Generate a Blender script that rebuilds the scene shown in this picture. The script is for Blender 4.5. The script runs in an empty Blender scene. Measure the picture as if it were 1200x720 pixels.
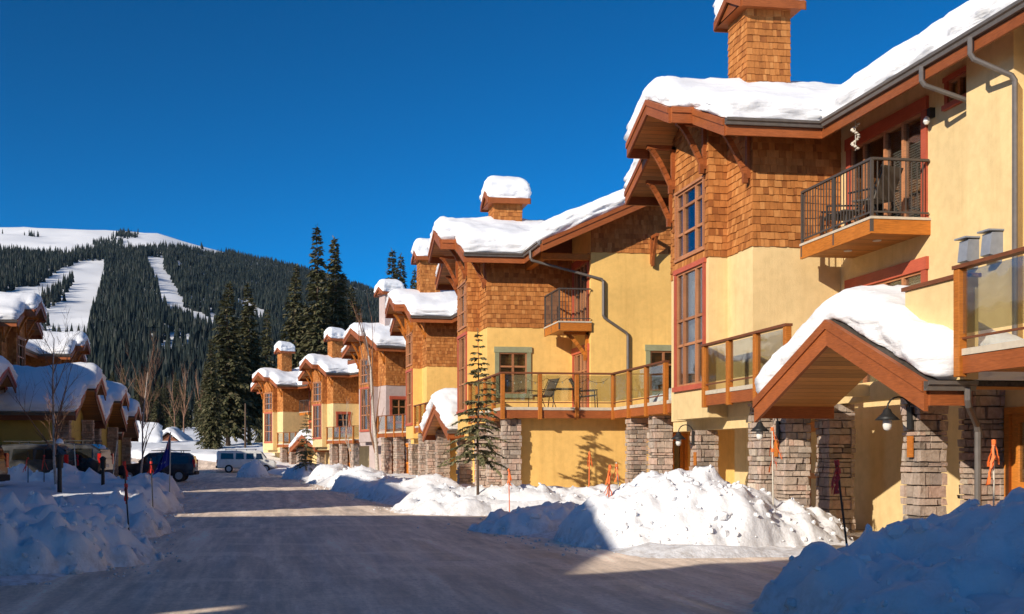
import bpy, bmesh, math, random
import numpy as np
from mathutils import Vector, Matrix, noise
R = math.radians
sc = bpy.context.scene
COL = sc.collection
rnd = random.Random(7)
V = Vector

# ------------------------------------------------------------------ materials
def nmat(name):
    m = bpy.data.materials.new(name); m.use_nodes = True
    nt = m.node_tree; nt.nodes.clear()
    out = nt.nodes.new('ShaderNodeOutputMaterial')
    b = nt.nodes.new('ShaderNodeBsdfPrincipled')
    nt.links.new(b.outputs[0], out.inputs[0])
    return m, nt, b, out
def node(nt, t, **kw):
    n = nt.nodes.new('ShaderNode' + t)
    for k, v in kw.items():
        if k[0] == '_': setattr(n, k[1:], v)
        else: n.inputs[k.replace('__', ' ')].default_value = v
    return n
def ramp(nt, stops, fac):
    r = nt.nodes.new('ShaderNodeValToRGB')
    el = r.color_ramp.elements
    while len(el) < len(stops): el.new(0.5)
    for e, (p, c) in zip(el, stops):
        e.position = p; e.color = (c[0], c[1], c[2], 1)
    nt.links.new(fac, r.inputs[0])
    return r
def coords(nt, kind='Object', scale=(1, 1, 1)):
    tc = nt.nodes.new('ShaderNodeTexCoord')
    mp = nt.nodes.new('ShaderNodeMapping'); mp.inputs['Scale'].default_value = scale
    nt.links.new(tc.outputs[kind], mp.inputs[0])
    return mp.outputs[0]
def noisen(nt, co, scale, detail=4, rough=.55):
    n = nt.nodes.new('ShaderNodeTexNoise')
    n.inputs['Scale'].default_value = scale; n.inputs['Detail'].default_value = detail
    n.inputs['Roughness'].default_value = rough
    nt.links.new(co, n.inputs['Vector'])
    return n
def bump(nt, b, h, strength, dist=.02, prev=None):
    n = nt.nodes.new('ShaderNodeBump'); n.inputs['Strength'].default_value = strength
    n.inputs['Distance'].default_value = dist
    nt.links.new(h, n.inputs['Height'])
    if prev: nt.links.new(prev.outputs[0], n.inputs['Normal'])
    nt.links.new(n.outputs[0], b.inputs['Normal'])
    return n
def mixc(nt, f, a, b, blend='MIX'):
    n = nt.nodes.new('ShaderNodeMix'); n.data_type = 'RGBA'; n.blend_type = blend
    for s, x in ((0, f), (6, a), (7, b)):
        if hasattr(x, 'links'): nt.links.new(x, n.inputs[s])
        elif isinstance(x, (int, float)): n.inputs[s].default_value = x
        else: n.inputs[s].default_value = (x[0], x[1], x[2], 1)
    return n.outputs[2]
def sc3(c, k): return tuple(min(1, x * k) for x in c)

def m_stucco(name, col):
    m, nt, b, o = nmat(name); co = coords(nt)
    n1 = noisen(nt, co, .55, 6, .6); n2 = noisen(nt, co, 38, 5, .65); n3 = noisen(nt, co, 5, 5, .6)
    st = noisen(nt, coords(nt, 'Object', (3.2, 3.2, .16)), 1.6, 5, .6)
    c = ramp(nt, [(.3, sc3(col, .86)), (.7, sc3(col, 1.06))], n1.outputs[0]).outputs[0]
    c = mixc(nt, .5, c, ramp(nt, [(.35, (.86, .85, .83)), (.6, (1.03, 1.03, 1.03))], n3.outputs[0]).outputs[0], 'MULTIPLY')
    c = mixc(nt, .38, c, ramp(nt, [(.30, (.78, .75, .70)), (.5, (1, 1, 1))], st.outputs[0]).outputs[0], 'MULTIPLY')
    nt.links.new(c, b.inputs['Base Color']); b.inputs['Roughness'].default_value = .92; b.inputs['Specular IOR Level'].default_value = .2
    p = bump(nt, b, n3.outputs[0], .25, .03); bump(nt, b, n2.outputs[0], .5, .012, p)
    return m
def m_wood(name, col, rough=.55, spec=.3, sat=.25):
    m, nt, b, o = nmat(name); co = coords(nt, 'UV')
    n0 = noisen(nt, co, 2.2, 3)
    mp = nt.nodes.new('ShaderNodeMapping'); mp.inputs['Scale'].default_value = (3, 28, 1)
    tc = nt.nodes.new('ShaderNodeTexCoord'); nt.links.new(tc.outputs['UV'], mp.inputs[0])
    n1 = noisen(nt, mp.outputs[0], 2.0, 5)
    isl = nt.nodes.new('ShaderNodeNewGeometry')
    a = ramp(nt, [(.25, sc3(col, 1 - sat * 1.4)), (.75, sc3(col, 1 + sat))], n1.outputs[0])
    v = ramp(nt, [(0, (.70, .67, .64)), (1, (1.14, 1.12, 1.1))], isl.outputs['Random Per Island'])
    w = ramp(nt, [(.35, (.8, .78, .76)), (.6, (1, 1, 1))], n0.outputs[0])
    c = mixc(nt, 1.0, a.outputs[0], v.outputs[0], 'MULTIPLY')
    c = mixc(nt, .8, c, w.outputs[0], 'MULTIPLY')
    nt.links.new(c, b.inputs['Base Color']); b.inputs['Roughness'].default_value = rough
    b.inputs['Specular IOR Level'].default_value = spec
    bump(nt, b, n1.outputs[0], .15, .01)
    return m
def m_plank(name, col, w=.13):
    m, nt, b, o = nmat(name)
    tc = nt.nodes.new('ShaderNodeTexCoord'); sp = nt.nodes.new('ShaderNodeSeparateXYZ')
    nt.links.new(tc.outputs['UV'], sp.inputs[0])
    dv = node(nt, 'Math', _operation='DIVIDE'); dv.inputs[1].default_value = w; nt.links.new(sp.outputs[1], dv.inputs[0])
    fl = node(nt, 'Math', _operation='FLOOR'); nt.links.new(dv.outputs[0], fl.inputs[0])
    fr = node(nt, 'Math', _operation='FRACT'); nt.links.new(dv.outputs[0], fr.inputs[0])
    wn = nt.nodes.new('ShaderNodeTexWhiteNoise'); wn.noise_dimensions = '1D'; nt.links.new(fl.outputs[0], wn.inputs['W'])
    mp = nt.nodes.new('ShaderNodeMapping'); mp.inputs['Scale'].default_value = (2, 25, 1); nt.links.new(tc.outputs['UV'], mp.inputs[0])
    n1 = noisen(nt, mp.outputs[0], 2, 4)
    a = ramp(nt, [(0, sc3(col, .72)), (1, sc3(col, 1.15))], wn.outputs[0])
    g = ramp(nt, [(.3, (.8, .8, .8)), (.7, (1.1, 1.1, 1.1))], n1.outputs[0])
    c = mixc(nt, .8, a.outputs[0], g.outputs[0], 'MULTIPLY')
    gp = ramp(nt, [(0, (.25, .25, .25)), (.08, (1, 1, 1)), (.95, (1, 1, 1)), (1, (.25, .25, .25))], fr.outputs[0])
    c = mixc(nt, 1, c, gp.outputs[0], 'MULTIPLY')
    nt.links.new(c, b.inputs['Base Color']); b.inputs['Roughness'].default_value = .5
    bump(nt, b, gp.outputs[0], .5, .01)
    return m
def m_island(name, stops, nscale=6, bstr=.4, rough=.85, stretch=(1, 1, 1), bdist=.02, blot=(.72, .69, .66)):
    m, nt, b, o = nmat(name); co = coords(nt, 'UV' if stretch != (1, 1, 1) else 'Object', stretch)
    g = nt.nodes.new('ShaderNodeNewGeometry')
    a = ramp(nt, stops, g.outputs['Random Per Island'])
    n = noisen(nt, co, nscale, 6, .65)
    w = ramp(nt, [(.3, (.68, .66, .64)), (.7, (1.12, 1.12, 1.12))], n.outputs[0])
    big = noisen(nt, coords(nt), .9, 4)
    wb = ramp(nt, [(.35, blot), (.62, (1.08, 1.08, 1.08))], big.outputs[0])
    c = mixc(nt, .9, a.outputs[0], w.outputs[0], 'MULTIPLY')
    c = mixc(nt, .7, c, wb.outputs[0], 'MULTIPLY')
    nt.links.new(c, b.inputs['Base Color']); b.inputs['Roughness'].default_value = rough
    b.inputs['Specular IOR Level'].default_value = .2
    bump(nt, b, n.outputs[0], bstr, bdist)
    return m
def m_plain(name, col, rough=.5, metal=0, spec=.5, nz=.12, ns=8):
    m, nt, b, o = nmat(name)
    n = noisen(nt, coords(nt), ns, 4)
    c = ramp(nt, [(.3, sc3(col, 1 - nz)), (.7, sc3(col, 1 + nz))], n.outputs[0])
    nt.links.new(c.outputs[0], b.inputs['Base Color'])
    b.inputs['Roughness'].default_value = rough; b.inputs['Metallic'].default_value = metal
    b.inputs['Specular IOR Level'].default_value = spec
    return m
def m_glass(name, tint=(.55, .6, .62), trans=.6, mx_=.95):
    m, nt, b, o = nmat(name); nt.nodes.remove(b)
    tr = node(nt, 'BsdfTransparent'); tr.inputs[0].default_value = (*tint, 1)
    gl = node(nt, 'BsdfGlossy'); gl.inputs['Roughness'].default_value = .03
    gl.inputs[0].default_value = (.95, .97, 1, 1)
    lw = node(nt, 'LayerWeight'); lw.inputs[0].default_value = .25
    mr = node(nt, 'MapRange'); nt.links.new(lw.outputs['Fresnel'], mr.inputs[0])
    mr.inputs['To Min'].default_value = 1 - trans * 1.5 if trans < .6 else .08; mr.inputs['To Max'].default_value = mx_
    nz = noisen(nt, coords(nt), 1.4, 2)
    bp = nt.nodes.new('ShaderNodeBump'); bp.inputs['Strength'].default_value = .06; bp.inputs['Distance'].default_value = .05
    nt.links.new(nz.outputs[0], bp.inputs['Height']); nt.links.new(bp.outputs[0], gl.inputs['Normal'])
    mx = node(nt, 'MixShader')
    nt.links.new(mr.outputs[0], mx.inputs[0]); nt.links.new(tr.outputs[0], mx.inputs[1]); nt.links.new(gl.outputs[0], mx.inputs[2])
    nt.links.new(mx.outputs[0], o.inputs[0])
    return m
def m_snow(name, dirt=0.0, lump=3.0, fine=30, bs=.5, strata=.0, col=(.86, .865, .88)):
    m, nt, b, o = nmat(name); co = coords(nt)
    n1 = noisen(nt, co, lump, 6, .6); n2 = noisen(nt, co, fine, 4, .6); n3 = noisen(nt, co, .8, 5, .6)
    base = ramp(nt, [(.3, sc3(col, .95)), (.7, sc3(col, 1.0))], n1.outputs[0]).outputs[0]
    if dirt:
        f = ramp(nt, [(.58, (0, 0, 0)), (.8, (dirt, dirt, dirt))], n3.outputs[0])
        n4 = noisen(nt, co, 9, 6, .7)
        f2 = ramp(nt, [(.42, (0, 0, 0)), (.66, (1, 1, 1))], n4.outputs[0])
        ff = mixc(nt, 1, f.outputs[0], f2.outputs[0], 'MULTIPLY')
        base = mixc(nt, ff, base, (.42, .36, .3))
        sp = nt.nodes.new('ShaderNodeSeparateXYZ'); nt.links.new(co, sp.inputs[0])
        mr = node(nt, 'MapRange'); nt.links.new(sp.outputs[2], mr.inputs[0]); mr.inputs[1].default_value = .02; mr.inputs[2].default_value = .42; mr.inputs[3].default_value = .8; mr.inputs[4].default_value = 0
        n6 = noisen(nt, co, 5, 7, .72); f6 = ramp(nt, [(.42, (0, 0, 0)), (.7, (1, 1, 1))], n6.outputs[0])
        base = mixc(nt, mixc(nt, 1, mr.outputs[0], f6.outputs[0], 'MULTIPLY'), base, (.36, .30, .25))
    nt.links.new(base, b.inputs['Base Color']); b.inputs['Roughness'].default_value = .75
    b.inputs['Specular IOR Level'].default_value = .25
    b.inputs['Subsurface Weight'].default_value = 0
    n5 = noisen(nt, coords(nt, 'Object', (.6, .6, 7)), 1.4, 5, .6)
    p = bump(nt, b, n1.outputs[0], bs, .08)
    p = bump(nt, b, n5.outputs[0], strata, .06, p)
    bump(nt, b, n2.outputs[0], bs * .95, .02, p)
    return m

YEL = m_stucco('yellow_stucco', (.78, .575, .285))
YELO = m_stucco('gold_stucco', (.84, .525, .165))
OLIVE = m_stucco('olive_stucco', (.58, .42, .11))
PINK = m_stucco('mauve_stucco', (.50, .40, .37))
SHING = m_island('cedar_shingle', [(0, (.31, .105, .029)), (.25, (.43, .16, .042)), (.75, (.52, .20, .054)), (1, (.61, .27, .085))], 9, .5, .8, (1, .35, 1), .02, (.86, .84, .82))
STONE = m_island('ledger_stone', [(0, (.26, .21, .17)), (.2, (.44, .35, .28)), (.45, (.54, .43, .345)), (.7, (.58, .40, .31)), (.85, (.38, .32, .28)), (1, (.64, .54, .43))], 14, .7, .9, (1, 1, 1), .03)
MORTAR = m_plain('mortar', (.13, .11, .095), .95)
WOODO = m_wood('orange_timber', (.54, .18, .026))
WOODB = m_wood('brown_fascia', (.35, .10, .027), .5, .35)
WOODD = m_wood('dark_timber', (.20, .07, .03))
RED = m_wood('red_trim', (.46, .10, .055), .5, .3, .12)
GREEN = m_wood('sage_trim', (.30, .31, .19), .6, .2, .1)
MULL = m_wood('window_wood', (.46, .20, .09), .5, .3)
DOOR = m_wood('door_wood', (.62, .22, .034), .4, .45)
PLANK = m_plank('soffit_plank', (.55, .235, .06))
ROOF = m_plain('roof_shingle', (.075, .062, .052), .9, 0, .2, .4, 20)
GUT = m_plain('gutter_metal', (.155, .135, .12), .42, .3, .5)
IRON = m_plain('dark_iron', (.085, .07, .06), .5, .2, .4)
BLACK = m_plain('black_metal', (.022, .021, .02), .5, .1, .4)
GLASS = m_glass('window_glass', (.72, .75, .76), .6, .6)
RGLASS = m_glass('rail_glass', (.80, .82, .78), .9, .4)
LAMPG = m_plain('lamp_glass', (.75, .73, .68), .25)
BLIND = m_plain('blind_slat', (.62, .54, .42), .6)
DARK = m_plain('unlit_room_dark', (.05, .042, .035), .9)
SNOWR = m_snow('roof_snow_white', 0, 1.6, 16, .4, .6)
SNOWG = m_snow('ground_snow', .35, 2.2, 18, .6)
SNOWB = m_snow('bank_snow', .6, 4.5, 24, .38, .12)
CONC = m_plain('paving', (.27, .22, .18), .9, 0, .2, .3, 3)
BEIGE = m_plain('deck_edge', (.55, .47, .36), .7)
WHITE = m_plain('white_paint', (.75, .76, .76), .35)
GREYP = m_plain('grey_plastic', (.22, .24, .28), .45)
ORTAPE = m_plain('orange_tape', (.85, .17, .03), .6)
REDTAPE = m_plain('red_tape', (.72, .035, .02), .6)
POLEW = m_plain('pale_pole', (.6, .55, .45), .6)

# ------------------------------------------------------------------ mesh builder
MIR = [False]
class MB:
    def __init__(s): s.v = []; s.f = []; s.m = []
    def poly(s, pts):
        i = len(s.v); s.v += [V(p) for p in pts]; s.f.append(tuple(range(i, i + len(pts))))
    def quad(s, a, b, c, d): s.poly((a, b, c, d))
    def hexa(s, p):
        i = len(s.v); s.v += [V(q) for q in p]
        for f in ((0, 3, 2, 1), (4, 5, 6, 7), (0, 1, 5, 4), (1, 2, 6, 5), (2, 3, 7, 6), (3, 0, 4, 7)):
            s.f.append(tuple(i + k for k in f))
    def box(s, x0, x1, y0, y1, z0, z1):
        s.hexa(((x0, y0, z0), (x1, y0, z0), (x1, y1, z0), (x0, y1, z0), (x0, y0, z1), (x1, y0, z1), (x1, y1, z1), (x0, y1, z1)))
    def prism(s, pts, ext):
        ext = V(ext); pts = [V(p) for p in pts]; n = len(pts); i = len(s.v)
        s.v += pts + [p + ext for p in pts]
        s.f.append(tuple(range(i + n - 1, i - 1, -1))); s.f.append(tuple(range(i + n, i + 2 * n)))
        for k in range(n): s.f.append((i + k, i + (k + 1) % n, i + n + (k + 1) % n, i + n + k))
    def beam(s, a, b, w, h, up=(0, 0, 1)):
        a = V(a); b = V(b); d = (b - a).normalized(); up = V(up)
        if abs(d.dot(up)) > .98: up = V((1, 0, 0))
        sd = d.cross(up).normalized() * (w / 2); u2 = sd.cross(d).normalized() * (h / 2)
        s.hexa((a - sd - u2, a + sd - u2, b + sd - u2, b - sd - u2, a - sd + u2, a + sd + u2, b + sd + u2, b - sd + u2))
    def tube(s, pts, rads, n=8, cap=True):
        pts = [V(p) for p in pts]
        if isinstance(rads, (int, float)): rads = [rads] * len(pts)
        i0 = len(s.v); prev = None
        for k, p in enumerate(pts):
            if k == 0: d = pts[1] - p
            elif k == len(pts) - 1: d = p - pts[k - 1]
            else: d = (pts[k + 1] - p).normalized() + (p - pts[k - 1]).normalized()
            d.normalize()
            if prev is None:
                up = V((0, 0, 1)) if abs(d.z) < .9 else V((1, 0, 0))
                a = d.cross(up).normalized()
            else:
                a = (prev - d * prev.dot(d)).normalized()
            prev = a; b = d.cross(a)
            for j in range(n):
                t = 2 * math.pi * j / n
                s.v.append(p + (a * math.cos(t) + b * math.sin(t)) * rads[k])
        for k in range(len(pts) - 1):
            for j in range(n):
                s.f.append((i0 + k * n + j, i0 + k * n + (j + 1) % n, i0 + (k + 1) * n + (j + 1) % n, i0 + (k + 1) * n + j))
        if cap:
            s.f.append(tuple(i0 + j for j in range(n - 1, -1, -1)))
            s.f.append(tuple(i0 + (len(pts) - 1) * n + j for j in range(n)))
    def lathe(s, c, prof, n=14):
        i0 = len(s.v); c = V(c)
        for r_, z in prof:
            for j in range(n):
                t = 2 * math.pi * j / n
                s.v.append(c + V((r_ * math.cos(t), r_ * math.sin(t), z)))
        for k in range(len(prof) - 1):
            for j in range(n):
                s.f.append((i0 + k * n + j, i0 + k * n + (j + 1) % n, i0 + (k + 1) * n + (j + 1) % n, i0 + (k + 1) * n + j))
        s.f.append(tuple(i0 + j for j in range(n - 1, -1, -1))); s.f.append(tuple(i0 + (len(prof) - 1) * n + j for j in range(n)))
    def build(s, name, mat, parent=None, smooth=False, bevel=0, recalc=True, mats=None):
        mir = MIR[0]
        vs = [(-p.x if mir else p.x, p.y, p.z) for p in s.v]
        fs = [f[::-1] for f in s.f] if mir else s.f
        me = bpy.data.meshes.new(name); me.from_pydata(vs, [], fs)
        if recalc:
            bm = bmesh.new(); bm.from_mesh(me)
            bmesh.ops.recalc_face_normals(bm, faces=bm.faces[:])
            bm.to_mesh(me); bm.free()
        me.update()
        uv_box(me)
        if mat: me.materials.append(mat)
        if mats:
            for q in mats: me.materials.append(q)
            me.polygons.foreach_set('material_index', s.m)
        if smooth: me.polygons.foreach_set('use_smooth', [True] * len(me.polygons))
        o = bpy.data.objects.new(name, me); COL.objects.link(o)
        if parent: o.parent = parent
        if bevel:
            b = o.modifiers.new('bevel', 'BEVEL'); b.width = bevel; b.segments = 2; b.limit_method = 'ANGLE'
        return o
def uv_box(me):
    n = len(me.loops)
    if not n: return
    vi = np.empty(n, np.int32); me.loops.foreach_get('vertex_index', vi)
    co = np.empty(len(me.vertices) * 3); me.vertices.foreach_get('co', co); co = co.reshape(-1, 3)[vi]
    npo = len(me.polygons)
    nr = np.empty(npo * 3); me.polygons.foreach_get('normal', nr); nr = np.abs(nr.reshape(-1, 3))
    lt = np.empty(npo, np.int32); me.polygons.foreach_get('loop_total', lt)
    nr = np.repeat(nr, lt, axis=0)
    uv = np.empty((n, 2))
    up = nr[:, 2] > .75
    xs = (~up) & (nr[:, 0] >= nr[:, 1]); ys = (~up) & ~xs
    uv[up] = co[up][:, :2]; uv[xs] = co[xs][:, 1:3]; uv[ys] = co[ys][:, [0, 2]]
    l = me.uv_layers.new(name='UVMap'); l.data.foreach_set('uv', uv.ravel())

def thing(name, label, cat, loc=(0, 0, 0), rotz=0, group=None):
    o = bpy.data.objects.new(name, None); COL.objects.link(o); o.empty_display_size = .3
    o.location = loc; o.rotation_euler = (0, 0, rotz); o['label'] = label; o['category'] = cat
    if group: o['group'] = group
    return o
def tag(o, label, cat, group=None, kind=None):
    o['label'] = label; o['category'] = cat
    if group: o['group'] = group
    o['kind'] = kind or 'thing'
    return o
def struct(o): o['kind'] = 'structure'; return o

class Fr:
    """plane frame: s along U, z up, d along the outward normal"""
    def __init__(s, o, U, N): s.o = V(o); s.U = V(U).normalized(); s.N = V(N).normalized()
    def p(s, a, z, d=0): return s.o + s.U * a + s.N * d + V((0, 0, z))
    def box(s, mb, a0, a1, z0, z1, d0, d1):
        P = s.p
        mb.hexa((P(a0, z0, d0), P(a1, z0, d0), P(a1, z0, d1), P(a0, z0, d1), P(a0, z1, d0), P(a1, z1, d0), P(a1, z1, d1), P(a0, z1, d1)))

def wall(mb, fr, a0, a1, z0, z1, holes=(), depth=.13):
    xs = sorted({a0, a1, *[h[0] for h in holes], *[h[1] for h in holes]})
    zs = sorted({z0, z1, *[h[2] for h in holes], *[h[3] for h in holes]})
    for i in range(len(xs) - 1):
        for j in range(len(zs) - 1):
            ca = (xs[i] + xs[i + 1]) / 2; cz = (zs[j] + zs[j + 1]) / 2
            if ca < a0 or ca > a1 or cz < z0 or cz > z1: continue
            if any(h[0] < ca < h[1] and h[2] < cz < h[3] for h in holes): continue
            mb.quad(fr.p(xs[i], zs[j]), fr.p(xs[i + 1], zs[j]), fr.p(xs[i + 1], zs[j + 1]), fr.p(xs[i], zs[j + 1]))
    for h in holes:
        a, b, c, d = h
        for q in (((a, c), (b, c)), ((b, c), (b, d)), ((b, d), (a, d)), ((a, d), (a, c))):
            mb.quad(fr.p(*q[0]), fr.p(*q[1]), fr.p(*q[1], -depth), fr.p(*q[0], -depth))

def shingles(mb, fr, a0, a1, z0, ztop, holes=(), rs=None, course=.16, k=1.0):
    rs = rs or rnd
    if not callable(ztop): zt_ = ztop; ztop = lambda a: zt_
    zmax = max(ztop(a0 + (a1 - a0) * i / 20) for i in range(21))
    z = z0; row = 0
    while z < zmax - .02:
        a = a0
        while a < a1 - 1e-4:
            w = rs.uniform(.07, .19) * k
            b = min(a + w, a1)
            if a1 - b < .05: b = a1
            ca = (a + b) / 2
            ta, tb = min(z + course + .01, ztop(a)), min(z + course + .01, ztop(b))
            hole = any(h[0] < ca < h[1] and h[2] - .06 < z + .09 < h[3] + .03 for h in holes)
            if not hole and (ta > z + .02 or tb > z + .02):
                ta = max(ta, z + .004); tb = max(tb, z + .004)
                dz = rs.uniform(-.012, .006); e = rs.uniform(.018, .034); g = .003
                P = fr.p
                q = [P(a + g, z + dz, e), P(b - g, z + dz, e), P(b - g, tb, .006), P(a + g, ta, .006)]
                mb.hexa((q[0], q[1], P(b - g, z + dz, .001), P(a + g, z + dz, .001), q[3], q[2], P(b - g, tb, .001), P(a + g, ta, .001)))
            a = b
        z += course; row += 1

def window(parent, fr, a0, a1, z0, z1, cols, rows, trim=RED, tw=.11, blind=False, mull=MULL, hd=.0, sill=True, bmat=None):
    """casing proud of the wall, sash with glazing bars and a pane set back in the opening"""
    mb = MB()
    fr.box(mb, a0 - tw, a0, z0, z1, -.02, .045); fr.box(mb, a1, a1 + tw, z0, z1, -.02, .045)
    fr.box(mb, a0 - tw - .03, a1 + tw + .03, z1, z1 + tw + hd, -.02, .06)
    fr.box(mb, a0 - tw - .04, a1 + tw + .04, z0 - tw, z0, -.02, .075 if sill else .05)
    w = mb.build('window', trim, parent)
    mb = MB(); t = .05
    fr.box(mb, a0, a0 + t, z0, z1, -.10, .012); fr.box(mb, a1 - t, a1, z0, z1, -.10, .012)
    fr.box(mb, a0 + t, a1 - t, z0, z0 + t, -.10, .012); fr.box(mb, a0 + t, a1 - t, z1 - t, z1, -.10, .012)
    cp = cols if isinstance(cols, (list, tuple)) else [i / cols for i in range(1, cols)]
    rp = rows if isinstance(rows, (list, tuple)) else [i / rows for i in range(1, rows)]
    for c in cp:
        x = a0 + (a1 - a0) * c; fr.box(mb, x - .035, x + .035, z0 + t, z1 - t, -.095, .022)
    for r_ in rp:
        z = z0 + (z1 - z0) * r_; fr.box(mb, a0 + t, a1 - t, z - .03, z + .03, -.088, .008)
    mb.build('frame', mull, w)
    mb = MB(); fr.box(mb, a0 + .01, a1 - .01, z0 + .01, z1 - .01, -.04, -.03); mb.build('pane', GLASS, w)
    if blind:
        mb = MB(); b0, b1, c0, c1 = blind; z = c1
        while z > c0:
            mb.quad(fr.p(b0, z, -.15), fr.p(b1, z, -.15), fr.p(b1, z - .035, -.128), fr.p(b0, z - .035, -.128)); z -= .05
        mb.build('blind', bmat or BLIND, w)
    return w

def door(parent, fr, a0, a1, z0, z1, glass=True, mat=DOOR):
    mb = MB(); t = .13
    fr.box(mb, a0 - .1, a0, z0, z1, -.02, .05); fr.box(mb, a1, a1 + .1, z0, z1, -.02, .05); fr.box(mb, a0 - .1, a1 + .1, z1, z1 + .1, -.02, .05)
    fr.box(mb, a0, a0 + t, z0, z1, -.07, 0); fr.box(mb, a1 - t, a1, z0, z1, -.07, 0)
    zm = z0 + (z1 - z0) * .46
    fr.box(mb, a0 + t, a1 - t, z1 - t, z1, -.07, 0); fr.box(mb, a0 + t, a1 - t, zm, zm + .12, -.07, 0); fr.box(mb, a0 + t, a1 - t, z0, z0 + .18, -.07, 0)
    n = 3
    for i in range(1, n):
        x = a0 + t + (a1 - a0 - 2 * t) * i / n; fr.box(mb, x - .025, x + .025, z0 + .18, zm, -.065, -.005)
        fr.box(mb, x - .02, x + .02, zm + .12, z1 - t, -.065, -.005)
    fr.box(mb, a0 + t, a1 - t, z0 + .18, zm, -.06, -.03)
    d = mb.build('door', mat, parent)
    mb = MB(); fr.box(mb, a0 + t, a1 - t, zm + .12, z1 - t, -.045, -.035); mb.build('pane', GLASS, d)
    mb = MB(); h = fr.p(a1 - .07, z0 + 1.0, .05)
    fr.box(mb, a1 - .09, a1 - .05, z0 + .9, z0 + 1.1, 0, .015); fr.box(mb, a1 - .16, a1 - .055, z0 + 1.0, z0 + 1.025, .03, .05); mb.build('handle', BLACK, d)
    return d

def column(parent, x0, x1, y0, y1, z0, z1, seed):
    rs = random.Random(seed); core = MB(); core.box(x0 + .03, x1 - .03, y0 + .03, y1 - .03, z0, z1)
    mb = MB(); z = z0
    while z < z1 - .03:
        h = min(rs.choice((.07, .09, .11, .13, .16, .19)), z1 - z)
        if z1 - (z + h) < .06: h = z1 - z
        for side in range(4):
            L0, L1 = (x0, x1) if side % 2 == 0 else (y0, y1)
            a = L0
            while a < L1 - .01:
                w = rs.uniform(.1, .3); b = min(a + w, L1)
                if L1 - b < .09: b = L1
                o = rs.uniform(-.008, .036); o2 = o if a == L0 else -.006; o3 = o if b == L1 else -.006
                j = lambda: rs.uniform(-.012, .012)
                aa, bb = a - o2, b + o3; dep = .05
                if side == 0: P = lambda s_, z_, d: V((s_, y0 - d, z_))
                elif side == 2: P = lambda s_, z_, d: V((s_, y1 + d, z_))
                elif side == 1: P = lambda s_, z_, d: V((x0 - d, s_, z_))
                else: P = lambda s_, z_, d: V((x1 + d, s_, z_))
                zz0, zz1 = z + .005, z + h - .005
                mb.hexa((P(aa, zz0, -dep), P(bb, zz0, -dep), P(bb + j(), zz0 + abs(j()), o + j()), P(aa + j(), zz0 + abs(j()), o + j()),
                         P(aa, zz1, -dep), P(bb, zz1, -dep), P(bb + j(), zz1 - abs(j()), o + j()), P(aa + j(), zz1 - abs(j()), o + j())))
                a = b
        z += h
    c = mb.build('stone_column', STONE, parent)
    core.build('mortar_core', MORTAR, c)
    return c

def gutter(parent, p0, p1, out):
    """K-profile gutter below the roof edge"""
    p0 = V(p0); p1 = V(p1); out = V(out); Z = V((0, 0, 1))
    pr = [(0, 0), (0, -.13), (.07, -.13), (.085, -.07), (.12, -.05), (.13, 0), (.115, 0), (.105, -.03), (.06, -.11), (.012, -.11), (.012, 0)]
    mb = MB(); mb.prism([p0 + out * a + Z * b for a, b in pr], p1 - p0)
    return mb.build('gutter', GUT, parent)
def downpipe(parent, pts, r=.045):
    mb = MB(); out = [V(pts[0])]
    for k in range(1, len(pts) - 1):
        a, b, c = V(pts[k - 1]), V(pts[k]), V(pts[k + 1])
        out += [b + (a - b).normalized() * .06, b + (c - b).normalized() * .06]
    out.append(V(pts[-1])); mb.tube(out, r, 8)
    return mb.build('downpipe', GUT, parent, smooth=False)
def plankboard(mb, p0, p1, h, out, t=.05):
    """board with its top edge on p0-p1, hanging down h, thickness t along out"""
    p0 = V(p0); p1 = V(p1); out = V(out) * t; D = V((0, 0, -h))
    mb.hexa((p0 + D, p1 + D, p1 + D + out, p0 + D + out, p0, p1, p1 + out, p0 + out))

def wall_lamp(parent, at, out):
    """gooseneck barn lamp"""
    at = V(at); out = V(out).normalized(); Z = V((0, 0, 1))
    mb = MB(); sd = out.cross(Z)
    c = at + out * .015
    mb.hexa([c + sd * a + Z * b + out * d for d in (-.015, .015) for a, b in ((-.06, -.22), (.06, -.22), (.06, .12), (-.06, .12))])
    pts = [at + out * .02 + Z * .05] + [at + out * (.2 - .18 * math.cos(t)) + Z * (.1 + .17 * math.sin(t)) for t in [i * math.pi / 8 for i in range(0, 9)]]
    mb.tube(pts, .013, 6)
    l = mb.build('wall_lamp', BLACK, parent)
    c2 = at + out * .38 + Z * -.02
    mb = MB(); mb.lathe(c2, [(.03, .12), (.05, .1), (.07, .05), (.12, 0), (.18, -.06), (.172, -.06), (.11, -.01), (.03, .04)], 16); mb.build('lamp_shade', BLACK, l, smooth=True)
    mb = MB(); mb.lathe(c2, [(.03, .0), (.062, -.05), (.065, -.15), (.05, -.2), (.01, -.22)], 12); mb.build('lamp_glass', LAMPG, l, smooth=True)
    return l

def rail_iron(parent, path, z0, z1, posts):
    """metal balcony railing along path, balusters between rails"""
    mb = MB()
    for a, b in zip(path[:-1], path[1:]):
        a = V((*a, 0)); b = V((*b, 0)); L = (b - a).length; d = (b - a) / L; up = V((0, 0, 1))
        mb.beam(a + up * (z1 - .02), b + up * (z1 - .02), .06, .045); mb.beam(a + up * (z0 + .09), b + up * (z0 + .09), .03, .03)
        n = max(2, round(L / .11))
        for i in range(1, n):
            q = a + d * (L * i / n); mb.beam(q + up * (z0 + .09), q + up * (z1 - .03), .016, .016, d)
    for p in posts:
        mb.beam((p[0], p[1], z0 - .28), (p[0], p[1], z1), .05, .05, (1, 0, 0))
    return mb.build('railing', IRON, parent)

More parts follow.
